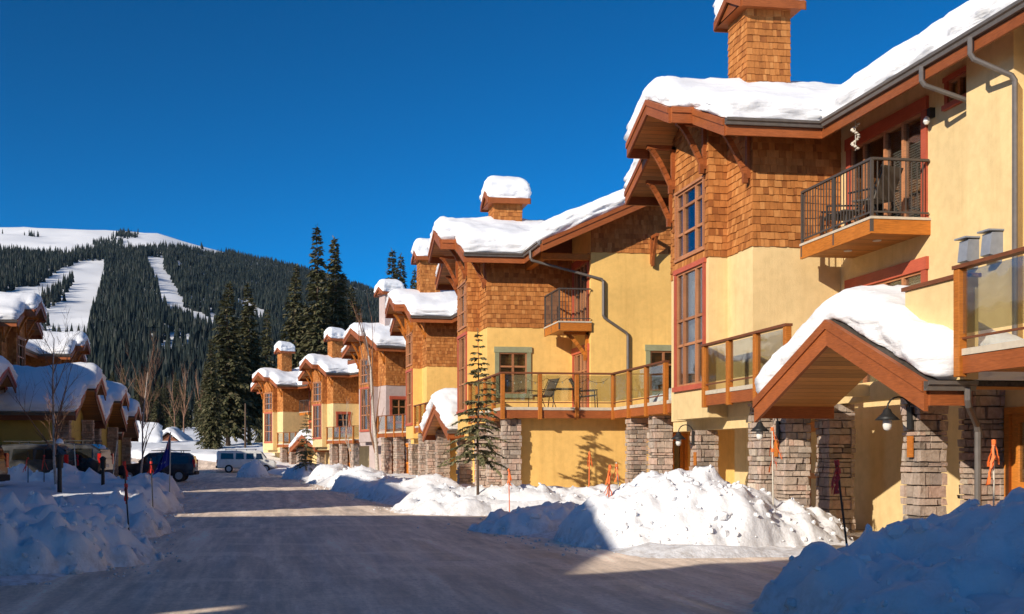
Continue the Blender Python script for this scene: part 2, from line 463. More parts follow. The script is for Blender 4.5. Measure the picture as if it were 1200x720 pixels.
def deck_rail(parent, path, zd, h, spacing=1.25, skip_first=False, tw=.12):
    """timber posts, cap rail and glass panels; path runs along the deck's outer edge"""
    root = None; allp = []
    mb = MB(); gl = []
    for k, (a, b) in enumerate(zip(path[:-1], path[1:])):
        a = V((*a, 0)); b = V((*b, 0)); L = (b - a).length; d = (b - a) / L; n = max(1, round(L / spacing))
        mb.beam(a + V((0, 0, zd + h - .025)) - d * .07, b + V((0, 0, zd + h - .025)) + d * .07, .15, .05)
        mb.beam(a + V((0, 0, zd + .17)), b + V((0, 0, zd + .17)), .03, .03)
        for i in range(n + 1):
            q = a + d * (L * i / n)
            if not any((q - r_).length < .1 for r_ in allp): allp.append(q)
            if i < n:
                gl.append((a + d * (L * i / n + .07), a + d * (L * (i + 1) / n - .07)))
    root = mb.build('deck_railing', WOODD, parent)
    for q in allp:
        m2 = MB(); m2.box(q.x - tw / 2, q.x + tw / 2, q.y - tw / 2, q.y + tw / 2, zd - .34, zd + h - .052); m2.build('post', WOODO, root, bevel=.01)
    for a, b in gl:
        m2 = MB(); m2.beam(a + V((0, 0, zd + h * .56)), b + V((0, 0, zd + h * .56)), .01, h * .72); m2.build('glass_panel', RGLASS, root)
    return root
def deck_floor(parent, poly, edges, zt, th=.3):
    """deck platform; edges get a fascia board and a pale nosing"""
    mb = MB(); mb.prism([V((*p, zt - th + .04)) for p in poly], (0, 0, th - .09)); f = mb.build('deck', PLANK, parent)
    m1 = MB(); m2 = MB()
    for a, b, n in edges:
        a3 = V((*a, zt - .06)); b3 = V((*b, zt - .06)); n = V((*n, 0))
        plankboard(m1, a3 + n * .003, b3 + n * .003, th - .06, n, .05)
        plankboard(m2, a3 + V((0, 0, .09)), b3 + V((0, 0, .09)), .087, n, .07)
    m1.build('fascia', WOODB, f); m2.build('nosing', BEIGE, f)
    m3 = MB(); m3.prism([V((*p, zt - .046)) for p in poly], (0, 0, .04)); m3.build('floor', BEIGE, f)
    return f

def bracket(parent, base, out, reach=.85, drop=1.0, mat=WOODB):
    """curved timber knee brace: base = top of strut at the wall, out = direction to the overhang"""
    base = V(base); out = V(out).normalized(); Z = V((0, 0, 1)); sd = out.cross(Z)
    mb = MB(); mb.beam(base + out * .05 + Z * -.02, base + out * .05 - Z * (drop + .12), .1, .1, out)
    mb.beam(base - Z * .05, base + out * reach - Z * .05, .1, .1)
    n = 8; pts = []
    for i in range(n + 1):
        t = i / n; p = V((0, 0, 0)) + out * (.1 + (reach - .15) * t) + Z * (-drop * (1 - t) ** 1.35 - .05); pts.append(p)
    for a, b in zip(pts[:-1], pts[1:]):
        mb.beam(base + a, base + b + (b - a) * .08, .085, .11)
    mb.beam(base + out * .12 - Z * (drop + .02), base + out * .12 - Z * (drop + .22), .09, .1, out)
    return mb.build('bracket', mat, parent)

# ------------------------------------------------------------------ snow on roofs
def snow_slab(name, label, group, rects, zf, thick, seed, loc, rotz, h=.17, rad=.55, amp=.1, blur=3, over=.1, cat='roof snow', edge=.66):
    xs = sorted({r_[0] for r_ in rects} | {r_[1] for r_ in rects}); ys = sorted({r_[2] for r_ in rects} | {r_[3] for r_ in rects})
    def fill(k):
        out = []
        for a, b in zip(k[:-1], k[1:]):
            n = max(1, int(math.ceil((b - a) / h))); out += [a + (b - a) * i / n for i in range(n)]
        return np.array(out + [k[-1]])
    X = fill(xs); Y = fill(ys); nx, ny = len(X), len(Y)
    cx = (X[:-1] + X[1:]) / 2; cy = (Y[:-1] + Y[1:]) / 2
    cell = np.zeros((nx - 1, ny - 1), bool)
    for r_ in rects:
        cell |= ((cx[:, None] > r_[0]) & (cx[:, None] < r_[1]) & (cy[None] > r_[2]) & (cy[None] < r_[3]))
    vin = np.zeros((nx, ny), bool); cnt = np.zeros((nx, ny), int)
    for di in (0, 1):
        for dj in (0, 1):
            cnt[di:di + nx - 1, dj:dj + ny - 1] += cell
    vin = cnt > 0; bnd = vin & (cnt < 4)
    XX, YY = np.meshgrid(X, Y, indexing='ij')
    bp = np.stack([XX[bnd], YY[bnd]], 1); P = np.stack([XX, YY], -1).reshape(-1, 2)
    dist = np.empty(len(P))
    for i in range(0, len(P), 4000):
        dd = ((P[i:i + 4000, None] - bp[None]) ** 2).sum(-1); dist[i:i + 4000] = np.sqrt(dd.min(1))
    dist = dist.reshape(nx, ny)
    RZ = np.array([[zf(x, y) for y in Y] for x in X])
    S = RZ.copy()
    VI = vin.astype(float)
    for _ in range(blur * 3):
        sw = np.pad(S * VI, 1); w = np.pad(VI, 1)
        num = sum(sw[1 + i:nx + 1 + i, 1 + j:ny + 1 + j] for i, j in ((0, 0), (1, 0), (-1, 0), (0, 1), (0, -1)))
        den = sum(w[1 + i:nx + 1 + i, 1 + j:ny + 1 + j] for i, j in ((0, 0), (1, 0), (-1, 0), (0, 1), (0, -1)))
        S = np.where(den > 0, num / np.maximum(den, 1), S)
    S = np.maximum(S, RZ - .1)
    q = np.clip(dist / rad, 0, 1)
    prof = edge + (1 - edge) * np.sqrt(1 - (1 - q) ** 2)
    N = np.zeros((nx, ny)); idx = -np.ones((nx, ny), int); vs = []; sd = seed * 7.31
    mir = -1 if MIR[0] else 1
    for i in range(nx):
        for j in range(ny):
            if not vin[i, j]: continue
            x, y = X[i], Y[j]
            n = noise.fractal(V((x * .7, y * .7, sd)), .8, 2.1, 4) * amp + noise.fractal(V((x * 2.6, y * 2.6, sd)), .8, 2.1, 3) * amp * .32 - abs(noise.noise(V((x * 1.1, y * 1.9, sd + 2)))) * amp * .22
            z = S[i, j] + thick * prof[i, j] * (1 + .25 * noise.noise(V((x * .4, y * .4, sd + 5)))) + n
            idx[i, j] = len(vs); vs.append([x, y, max(z, RZ[i, j] + .06)])
    fs = [(idx[i, j], idx[i + 1, j], idx[i + 1, j + 1], idx[i, j + 1]) for i in range(nx - 1) for j in range(ny - 1) if cell[i, j]]
    # skirt: boundary edges dropped to the roof with a bulge
    edges = {}
    for f in fs:
        for a, b in zip(f, f[1:] + f[:1]):
            if (b, a) in edges: del edges[(b, a)]
            else: edges[(a, b)] = 1
    nrm = {}
    for a, b in edges:
        dx, dy = vs[b][0] - vs[a][0], vs[b][1] - vs[a][1]
        for k in (a, b):
            n = nrm.setdefault(k, [0, 0]); n[0] += dy; n[1] -= dx
    rings = {}
    zroof = {}
    for i in range(nx):
        for j in range(ny):
            if idx[i, j] >= 0: zroof[idx[i, j]] = RZ[i, j]
    lev = (.9, .76, .62, .5, .38, .26, .14, .05, 0)
    for k, n in nrm.items():
        l = math.hypot(*n) or 1; n = (n[0] / l, n[1] / l); x, y, zt = vs[k]; zr = zroof[k] + .012; ids = [k]
        for q, t in enumerate(lev):
            o = over * (.4, .75, .95, 1.0, 1.0, .9, .75, .55, .1)[q] + (noise.noise(V((x * 2.2, y * 2.2, t * 4 + sd))) * .10 + (noise.cell(V((x * 3.1 + noise.noise(V((x, y, t * 6))) * .8, y * 3.1, t * 5 + sd))) - .5) * .045 + noise.noise(V((x * 8, y * 8, t * 11 + sd))) * .045) * (.6, .9, 1, 1, 1, 1, .9, .6, 0)[q]
            z = zr + (zt - zr) * t
            ids.append(len(vs)); vs.append([x + n[0] * o, y + n[1] * o, z])
        rings[k] = ids
        vs[k][0] += n[0] * over * .1; vs[k][1] += n[1] * over * .1
    for a, b in edges:
        A, B = rings[a], rings[b]
        for q in range(len(lev)): fs.append((B[q], A[q], A[q + 1], B[q + 1]))
    me = bpy.data.meshes.new(name); me.from_pydata([(mir * x, y, z) for x, y, z in vs], [], fs if mir > 0 else [f[::-1] for f in fs])
    me.polygons.foreach_set('use_smooth', [True] * len(me.polygons)); me.materials.append(SNOWR); me.update()
    o = bpy.data.objects.new(name, me); COL.objects.link(o); o.location = loc; o.rotation_euler = (0, 0, rotz)
    tag(o, label, cat, group)
    return o

# ------------------------------------------------------------------ houses
PT = .45; ZE = 8.55; EU = 2.12; HB = 3.1
def zb(v): return ZE + PT * (HB - abs(v))
def slab(parent, polys, name='roof'):
    """roof planes: dark shingle on top, planked soffit below"""
    m1 = MB(); m2 = MB()
    for p in polys:
        q = [V(x) for x in p]
        m1.prism([x - V((0, 0, .07)) for x in q], (0, 0, .07)); m2.prism([x - V((0, 0, .115)) for x in q], (0, 0, .042))
    r_ = m1.build(name, ROOF, parent); m2.build('soffit', PLANK, r_)
    return r_

def house(label, org, rot, o):
    W = o.get('W', 3.0); v0 = o['v0']; v1 = o['v1']; depth = o.get('depth', 9.0); wm = o.get('wall', YEL)
    hz = o.get('z', 0); near = o.get('near', False)
    T = thing('house', label, 'house', (org[0], org[1], hz), rot, o.get('group'))
    UR = EU + 5.5
    zm = lambda u: ZE + PT * (u - EU) if u <= UR else ZE + PT * (2 * UR - EU - u)
    ve0 = v0 - o.get('oh', .6); ve1 = v1 + .5
    # ---- roof
    C = lambda u, v: (u, v, zb(v)); M = lambda u, v: (u, v, zm(u))
    rr = EU + (HB) # ridge run to the valley top
    uR = EU + HB
    polys = [[C(-.54, 0), C(-.54, -1.4), C(0, -1.4), C(0, -HB), C(EU, -HB), C(uR, 0)],
             [C(-.54, 0), C(uR, 0), C(EU, HB), C(0, HB), C(0, 1.4), C(-.54, 1.4)],
             [M(EU, ve0), M(UR, ve0), M(UR, -HB), M(EU, -HB)], [M(EU, HB), M(UR, HB), M(UR, max(ve1, HB + .01)), M(EU, max(ve1, HB + .01))],
             [M(EU, -HB), M(UR, -HB), M(UR, HB), M(EU, HB)],
             [M(UR, ve0), M(2 * UR - EU, ve0), M(2 * UR - EU, ve1), M(UR, ve1)]]
    # the main plane under the bay roof stops at the valley
    polys[4] = [M(EU, -HB), M(UR, -HB), M(UR, HB), M(EU, HB), M(uR, 0)]
    slab(T, polys)
    # ---- fascia and barge boards
    mb = MB(); m2 = MB()
    def barge(p0, p1, out):
        plankboard(m2, p0, p1, .13, out, .085)
        d = V((0, 0, -.128)); plankboard(mb, V(p0) + d, V(p1) + d, .22, out, .055)
    e = (-1, 0, 0)
    for s in (-1, 1):
        barge(C(-.54, s * 1.4), C(-.54, 0), e); barge(C(0, s * HB), C(0, s * 1.4), e)
        barge((-.54, s * 1.4, zb(1.4)), (-.03, s * 1.4, zb(1.4)), (0, s, 0))
        plankboard(mb, (-.02, s * HB, ZE - .1), (EU if s < 0 or ve1 > HB + .2 else 4, s * HB, ZE - .1), .24, (0, s, 0), .05)
    plankboard(mb, (EU, ve0, ZE - .1), (EU, -HB - .05, ZE - .1), .24, e, .05)
    if ve1 > HB + .3: plankboard(mb, (EU, HB + .05, ZE - .1), (EU, ve1, ZE - .1), .24, e, .05)
    for vv, n in ((ve0, -1), (ve1, 1)):
        mb.build('fascia', WOODB, T); m2.build('barge_cap', WOODB, T); mb = MB(); m2 = MB()
        barge(M(EU, vv), M(UR, vv), (0, n, 0)); barge(M(UR, vv), M(2 * UR - EU, vv), (0, n, 0))
    mb.build('fascia', WOODB, T); m2.build('barge_cap', WOODB, T)
    gutter(T, (-.06, -HB - .05, ZE - .01), (EU - .05, -HB - .05, ZE - .01), (0, -1, 0))
    gutter(T, (EU - .05, ve0, ZE - .012), (EU - .05, -HB - .18, ZE - .012), (-1, 0, 0))
    # ---- frames of the bay walls
    Bu, Bp, bw, hb = .93, .48, 1.07, 2.35
    Z0 = 2.45; ZS = 6.1
    fs = Fr((Bu, -hb, 0), (1, 0, 0), (0, -1, 0)); ffs = Fr((W, hb, 0), (-1, 0, 0), (0, 1, 0))
    fn = Fr((Bu, -bw, 0), (0, -1, 0), (-1, 0, 0)); fb = Fr((Bp, bw, 0), (0, -1, 0), (-1, 0, 0)); ff = Fr((Bu, hb, 0), (0, -1, 0), (-1, 0, 0))
    bn = Fr((Bp, -bw, 0), (1, 0, 0), (0, -1, 0)); bf = Fr((Bu, bw, 0), (-1, 0, 0), (0, 1, 0))
    ztp = lambda v: zb(v) - .118
    mw = MB(); ms = MB()
    H1 = (.26, 1.88, 3.24, 5.98); H2 = (.26, 1.88, 6.34, 7.92)
    side_h = []
    if o.get('sw'): side_h = [(.42, 1.42, 3.75, 5.2)]
    wall(mw, fs, 0, W - Bu, Z0, ZS, side_h); wall(mw, ffs, 0, W - Bu, Z0, ZS)
    wall(mw, fn, 0, hb - bw, Z0, ZS); wall(mw, ff, 0, hb - bw, Z0, ZS)
    wall(mw, bn, 0, Bu - Bp, Z0, ZS); wall(mw, bf, 0, Bu - Bp, Z0, ZS)
    wall(mw, fb, 0, 2 * bw, Z0, ZS, [H1])
    # upper walls carry cedar shingles over a sheathing
    mk = MB()
    zt = ztp(hb)
    wall(mk, fs, 0, W - Bu, ZS, zt); wall(mk, ffs, 0, W - Bu, ZS, zt)
    for f, a, b in ((fn, 0, hb - bw), (ff, 0, hb - bw)):
        mk.poly([f.p(a, ZS), f.p(b, ZS), f.p(b, ztp(f.p(b, 0).y)), f.p(a, ztp(f.p(a, 0).y))])
    wall(mk, bn, 0, Bu - Bp, ZS, ztp(bw)); wall(mk, bf, 0, Bu - Bp, ZS, ztp(bw))
    wall(mk, fb, 0, 2 * bw, ZS, ztp(bw), [H2])
    mk.poly([fb.p(0, ztp(bw)), fb.p(2 * bw, ztp(bw)), fb.p(bw, ztp(0))])
    mff = MB()
    for f, w_ in ((fs, W - Bu), (fn, hb - bw), (bn, Bu - Bp), (ff, hb - bw)):
        shingles(mff if f is ff else ms, f, -.012, w_ + .012, ZS - .01, (lambda a, f=f: ztp(f.p(a, 0).y)) if f in (fn, ff) else (ztp(bw) if f is bn else zt))
    shingles(ms, fb, -.012, 2 * bw + .012, ZS - .01, lambda a: ztp(bw - a), [(H2[0] - .1, H2[1] + .1, H2[2] - .05, H2[3] + .1)])
    mw.quad((Bu, -hb, Z0), (W, -hb, Z0), (W, hb, Z0), (Bu, hb, Z0)); mw.quad((Bp, -bw, Z0), (Bu, -bw, Z0), (Bu, bw, Z0), (Bp, bw, Z0))
    bl = (.75, 1.38, 3.3, 5.95) if near else False
    c3 = [.27, .73]
    window(T, fb, *H1, c3, [.36, .58], RED, .115, blind=bl)
    window(T, fb, *H2, c3, [.36, .76], MULL, .06, sill=False)
    if W > 2.98: mk.poly([(2.85, -hb, zt), (W, -hb, zt), (W, -hb, zm(W) - .118)])
    if side_h: window(T, fs, *side_h[0], 2, [.66], o['sw'], .15, blind=(*side_h[0][:3], side_h[0][3]) if near else False, hd=.05, bmat=WOODO)
    # ---- main block
    fw = Fr((W, -hb, 0), (0, -1, 0), (-1, 0, 0))                     # s = distance towards the viewer from the bay
    Lw = -hb - v0
    holes = []; b = o.get('balc')
    if b:
        d0, d1 = (.45, 2.95) if Lw > 3.2 else (.3, Lw - .35)
        holes = [(d0, d1, 6.08, 8.12), (d0, d1, 3.02, 5.1)]
    if o.get('small'): holes.append((3.75, 4.35, 8.0, 8.42))
    ztW = zm(W) - .118
    Wz = o.get('gz', 0)
    wall(mw, fw, 0, Lw, Wz, ztW, holes)
    fe = Fr((W, v0, 0), (1, 0, 0), (0, -1, 0)); eh = o.get('eh', [])
    wall(mw, fe, 0, depth, 0, 8.4, eh)
    zg = lambda a: zm(W + a) - .118
    mk.poly([fe.p(0, 8.4), fe.p(depth, 8.4), fe.p(depth, zg(depth)), fe.p(UR - W, zg(UR - W)), fe.p(0, zg(0))])
    if o.get('gable'):
        mg = MB(); shingles(mg, fe, -.01, min(depth, 5.5), 8.38, zg); mg.build('gable_shingles', SHING, T)
    wall(mw, Fr((W, v1, 0), (0, -1, 0), (-1, 0, 0)), 0, v1 - hb, 0, ztW)
    f2 = Fr((W + depth, v1, 0), (-1, 0, 0), (0, 1, 0)); wall(mw, f2, 0, depth, 0, 8.4)
    mw.poly([f2.p(0, 8.4), f2.p(depth, 8.4), f2.p(depth, zm(W) - .118), f2.p(W + depth - UR, zm(UR) - .118), f2.p(0, zm(W + depth) - .118)])
    wall(mw, Fr((W + depth, v0, 0), (0, 1, 0), (1, 0, 0)), 0, v1 - v0, 0, zm(W + depth) - .118)
    g0 = o.get('gu', 2.2)                                               # ground floor wall below the bay
    wall(mw, Fr((g0, hb, 0), (0, -1, 0), (-1, 0, 0)), 0, 2 * hb, 0, Z0)
    wall(mw, Fr((g0, -hb, 0), (1, 0, 0), (0, -1, 0)), 0, max(W - g0, .01), 0, Z0); wall(mw, Fr((W, hb, 0), (-1, 0, 0), (0, 1, 0)), 0, max(W - g0, .01), 0, Z0)
    mw.build('wall', wm, T); mk.build('sheathing', WOODD, T); ms.build('shingle_siding', SHING, T); mff.build('shingle_siding', SHING, T)
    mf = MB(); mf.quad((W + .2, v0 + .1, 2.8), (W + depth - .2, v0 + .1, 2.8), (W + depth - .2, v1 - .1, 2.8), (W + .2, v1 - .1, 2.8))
    mf.quad((W + 1.6, v0 + .1, 0), (W + 1.6, v1 - .1, 0), (W + 1.6, v1 - .1, 8.4), (W + 1.6, v0 + .1, 8.4)); mf.build('dark_room_backing', DARK, T)  # near-black floor and backing sheet stand in for the unlit rooms
    for h in holes[:2]:
        window(T, fw, *h, [.2, .5, .75], [] if h[2] > 6 else [.7], RED, .16, mull=MULL, hd=.08, sill=False, blind=(h[0] + (h[1] - h[0]) * .52, h[1], h[2], h[3]) if near else False)
    if o.get('small'): window(T, fw, *holes[-1], 2, 1, RED, .09)
    for h, c, r_, tm in o.get('ew', []): window(T, fe, *h, c, r_, tm, .15, hd=.05, blind=(h[0], h[1], h[2] + .6, h[3]) if tm is GREEN else False, bmat=WOODO)
    # trims: beam under the bay
    mb = MB(); mb.box(Bu + .04, Bu + .34, -hb + .02, hb - .02, Z0 - .26, Z0 - .002); mb.build('bay_beam', wm, T)
    # brackets
    for p, out, rc in (((Bp, -bw + .12, zb(bw) - .3), (-1, 0, 0), .72), ((Bp, bw - .12, zb(bw) - .3), (-1, 0, 0), .72), ((Bu, -hb + .12, zb(hb) - .25), (-1, 0, 0), .72), ((Bu, hb - .12, zb(hb) - .25), (-1, 0, 0), .72)):
        bracket(T, p, out, rc, .95, WOODB if near else WOODO)
    # ---- chimney
    ct = o.get('chim')
    if ct:
        cu0, cu1, cv0, cv1 = 1.5 + o.get('cdu', 0), 2.53 + o.get('cdu', 0), -.85, .13
        k = MB(); k.box(cu0, cu1, cv0, cv1, 8.8, ct + .1); ch = k.build('chimney', o.get('chimwall', WOODD), T)
        if not o.get('chimwall'):
            k = MB()
            for f, w_ in ((Fr((cu0, cv0, 0), (1, 0, 0), (0, -1, 0)), cu1 - cu0), (Fr((cu0, cv1, 0), (0, -1, 0), (-1, 0, 0)), cv1 - cv0), (Fr((cu1, cv1, 0), (-1, 0, 0), (0, 1, 0)), cu1 - cu0), (Fr((cu1, cv0, 0), (0, 1, 0), (1, 0, 0)), cv1 - cv0)):
                shingles(k, f, -.012, w_ + .012, 9.3, ct + .02, course=.15)
            k.build('shingle_siding', SHING, ch)
        oh = .24; vm = (cv0 + cv1) / 2; hw = (cv1 - cv0) / 2 + oh; cz = ct; ca = ct + hw * .55
        k = MB()
        for s in (-1, 1):
            a, b = (cu0 - oh, vm + s * hw, cz), (cu1 + oh, vm + s * hw, cz); c, d = (cu1 + oh, vm, ca), (cu0 - oh, vm, ca)
            k.prism([V(x) for x in (a, b, c, d)], (0, 0, .06))
        k.build('chimney_cap', ROOF, ch)
        k = MB()
        for s in (-1, 1):
            plankboard(k, (cu0 - oh, vm + s * hw, cz + .06), (cu1 + oh, vm + s * hw, cz + .06), .2, (0, s, 0), .045)
            for uu, n in ((cu0 - oh, -1), (cu1 + oh, 1)):
                plankboard(k, (uu, vm + s * hw, cz + .058), (uu, vm, ca + .058), .2, (n, 0, 0), .045)
        k.quad((cu0 - oh, vm - hw, cz - .08), (cu1 + oh, vm - hw, cz - .08), (cu1 + oh, vm + hw, cz - .08), (cu0 - oh, vm + hw, cz - .08))
        for uu in (cu0 - oh + .03, cu1 + oh - .03): k.poly([(uu, vm - hw, cz - .02), (uu, vm + hw, cz - .02), (uu, vm, ca)])
        k.build('cap_fascia', WOODB, ch)
    # ---- snow
    rects = [(-.54, uR, -1.4, 1.4), (0, uR, -HB, HB), (EU, min(2 * UR - EU, EU + 8), ve0, max(ve1, HB + .01))]
    def zf(u, v):
        z = zm(u) if u >= EU - .01 else 0
        return max(z, zb(v)) if abs(v) <= HB + .001 and u <= uR + .2 else z
    st = o.get('snow', .55)
    snow_slab('roof_snow', o['sl'], o.get('sgroup'), rects, zf, st, o.get('seed', 1), T.location, rot, h=.16 if near else .24)
    if ct:
        zc = lambda u, v: cz + .06 + max(0, (hw - abs(v - vm)) * .55)
        snow_slab('chimney_snow', o['cl'], o.get('cgroup'), [(cu0 - oh, cu1 + oh, vm - hw, vm + hw)], zc, .7, o.get('seed', 1) + 40, T.location, rot, h=.1, rad=.34, amp=.05, over=.05, blur=4, cat='chimney snow', edge=.72)
    return T

def balcony(T, u0, u1, va, vb, z=6.05):
    """cantilevered timber balcony, va nearer the viewer than vb"""
    poly = [(u0, va), (u1, va), (u1, vb), (u0, vb)]
    m = MB(); m.prism([V((*p, z - .27)) for p in poly], (0, 0, .18)); f = m.build('balcony', PLANK, T)
    m = MB(); plankboard(m, (u0 - .003, vb, z - .05), (u0 - .003, va - .05, z - .05), .27, (-1, 0, 0), .05); plankboard(m, (u0 - .05, va - .003, z - .05), (u1, va - .003, z - .05), .27, (0, -1, 0), .05); m.build('fascia', WOODO, f)
    m = MB(); m.box(u0 - .07, u1, va - .07, vb, z - .048, z); m.build('floor', BEIGE, f)
    r0 = u0 - .03; a0 = va - .03
    rail_iron(f, [(r0, vb - .05), (r0, a0), (u1 - .03, a0)], z, z + 1.1, [(r0, vb - .05), (r0, (a0 + vb) / 2), (r0, a0)])
    m = MB()
    for q in (.3, .7): m.lathe((u0 + (u1 - u0) * .5, va + (vb - va) * q, z - .285), [(.08, 0), (.08, .02)], 12)
    m.build('soffit_light', WHITE, f)
    return f

def porch(T, vc, u0, u1, hw, za, label, group, seed, detail=True, cols=True):
    zf = lambda u, v: za - PT * abs(v - vc)
    polys = [[(u0, vc, za), (u0, vc + s * hw, za - PT * hw), (u1, vc + s * hw, za - PT * hw), (u1, vc, za)] for s in (-1, 1)]
    r_ = slab(T, polys, 'porch_roof')
    mb = MB(); m2 = MB()
    for s in (-1, 1):
        p0 = V((u0, vc + s * hw, za - PT * hw)); p1 = V((u0, vc, za))
        plankboard(m2, p0, p1, .15, (-1, 0, 0), .09); d = V((0, 0, -.148)); plankboard(mb, p0 + d, p1 + d, .27, (-1, 0, 0), .06)
        plankboard(mb, (u0, vc + s * hw, za - PT * hw - .08), (u0 + .62 if detail and s < 0 else u1, vc + s * hw, za - PT * hw - .08), .26, (0, s, 0), .05)
    mb.build('barge_board', WOODB, r_); m2.build('barge_cap', WOODB, r_)
    gutter(r_, (u0 - .1, vc - hw - .052, za - PT * hw - .01), (u0 + .62, vc - hw - .052, za - PT * hw - .01), (0, -1, 0))
    if detail:
        z = za - PT * hw
        downpipe(r_, [(u0 + .5, vc - hw - .12, z - .1), (u0 + .5, vc - hw - .12, z - .32), (u0 + .95, vc - hw + .3, z - .62), (u0 + .95, vc - hw + .3, .4)], .045)
    loc = T.location; 
    sn = snow_slab('porch_snow', label, group, [(u0 + (.16 if detail else 0), u1, vc - hw, vc + hw)], zf, .64, seed, loc, T.rotation_euler.z, h=.11, rad=.6, amp=.12, blur=3, over=.19, cat='roof snow', edge=.86)
    return r_

# ------------------------------------------------------------------ the right-hand row
A0 = (9.36, 24.15)
hA = house('nearest yellow house with balcony, tall red framed window and snow covered porch', A0, 0, dict(
    W=2.94, v0=-15, v1=3.0, near=True, balc=True, small=True, chim=11.93, gu=2.94, seed=1, snow=.6, group='houses along the right of the street',
    sl='long thick snow slab on the roof of the nearest yellow house', sgroup='snow on the house roofs', cl='snow cap above the nearest tall shingled chimney, cut by the picture top', cgroup='snow on the chimneys'))
balcony(hA, 1.8, 2.94, -5.49, -2.85)
def part(name, mat, T, fn, **k):
    m = MB(); fn(m); return m.build(name, mat, T, **k)
fwA = Fr((2.94, -2.35, 0), (0, -1, 0), (-1, 0, 0))
part('wall_chase', YEL, hA, lambda m: m.box(2.66, 2.939, -8.17, -6.98, 2.9, 9.0))
for v in (-7.2, -7.8):
    def vent(m_, v=v):
        m = MB()
        m.hexa(((2.42, v - .12, 4.62), (2.66, v - .12, 4.56), (2.66, v + .12, 4.56), (2.42, v + .12, 4.62), (2.46, v - .12, 4.98), (2.66, v - .12, 5.0), (2.66, v + .12, 5.0), (2.46, v + .12, 4.98)))
        m.box(2.38, 2.66, v - .15, v + .15, 5.003, 5.03); m.box(2.45, 2.655, v - .1, v + .1, 4.5, 4.56)
        m.v = [q + V((0, 0, .3)) for q in m.v]; m_.v = m.v; m_.f = m.f
    part('vent_hood', GREYP, hA, vent)
downpipe(hA, [(2.0, -6.7, 8.43), (2.0, -6.7, 8.12), (2.87, -6.92, 7.75), (2.87, -6.92, 3)])
downpipe(hA, [(2.0, -8.02, 8.43), (2.0, -8.02, 8.1), (2.6, -8.28, 7.72), (2.6, -8.28, 2.95)])
def lampA(at, out): wall_lamp(hA, at, out)
part('security_light', BLACK, hA, lambda m: m.box(2.84, 2.94, -5.68, -5.58, 7.9, 8.08)); part('lamp_globe', LAMPG, hA, lambda m: m.lathe((2.8, -5.63, 7.82), [(.02, .1), (.055, .06), (.06, 0), (.03, -.05)], 10))
porch(hA, -8.05, -.46, 1.05, 2.58, 3.77, 'thick snow cushion on the gabled porch roof of the nearest house', 'snow on the porch roofs', 61)
for i, c in enumerate(((.24, .62, -9.39, -8.96, 2.6), (.24, .69, -5.2, -4.75, 2.66), (.84, 1.34, -2.95, -2.4, 2.7), (.79, 1.24, .25, .7, 2.19), (1.75, 2.25, -4.05, -3.55, 2.62), (1.09, 1.52, -9.45, -9.1, 2.7))):
    column(hA, *c[:4], -.05, c[4], 100 + i)
wall_lamp(hA, (.22, -9.17, 2.2), (-1, 0, 0)); wall_lamp(hA, (.22, -4.95, 2.12), (-1, 0, 0)); wall_lamp(hA, (.77, .5, 2.05), (-1, 0, 0))
for u, v, z in ((.2, -9.2, 1.72), (.2, -4.9, 1.72), (.75, .35, 1.5)):
    part('number_plaque', WOODO, hA, lambda m: m.box(u - .02, u, v - .07, v + .07, z - .16, z + .16))
part('porch_beam', YEL, hA, lambda m: (m.box(1.95, 2.2, -8.9, -2.4, 2.62, 2.98), m.box(.3, .62, -5.15, -4.8, 2.66, 2.95), m.box(.3, .55, -9.3, -9.0, 2.6, 2.9), m.box(.55, 2.0, -5.15, -4.85, 2.72, 2.95)))
deck_floor(hA, [(.39, -1.15), (.39, -5.1), (1.0, -5.1), (1.0, -2.42), (.9, -2.42), (.9, -1.15)], [((.39, -1.15), (.39, -5.1), (-1, 0))], 3.0)
deck_rail(hA, [(.34, -1.2), (.34, -5.05)], 3.0, 1.08, 1.2)
deck_floor(hA, [(-.16, -10.9), (-.16, -16), (2.9, -16), (2.9, -10.9)], [((-.16, -10.9), (-.16, -16), (-1, 0))], 2.98)
deck_rail(hA, [(-.21, -10.95), (-.21, -15.7)], 2.98, 1.15, 1.36)
part('parapet', YEL, hA, lambda m: m.box(-.08, .14, -10.83, -9.5, 2.62, 4.0))
part('parapet_cap', WOODD, hA, lambda m: m.box(-.12, .18, -10.84, -9.46, 4.003, 4.06))
mb = MB(); fr_ = Fr((1.54, -9.0, 0), (0, -1, 0), (-1, 0, 0)); wall(mb, fr_, 0, 6, 0, 2.72, [(.62, 1.75, .12, 2.2)])
wall(mb, Fr((2.94, -9.0, 0), (-1, 0, 0), (0, 1, 0)), 0, 1.4, 0, 2.9); mb.build('lower_wall', YEL, hA)
door(hA, fr_, .62, 1.75, .12, 2.2)
part('switch_plate', BEIGE, hA, lambda m: m.box(1.52, 1.535, -9.52, -9.45, 1.35, 1.55))
door(hA, Fr((2.925, 2.35, 0), (0, -1, 0), (-1, 0, 0)), 2.95, 4.15, .04, 2.25)
part('wall_skirting', WOODB, hA, lambda m: m.box(2.905, 2.938, -8.9, -4.3, -.02, .05))

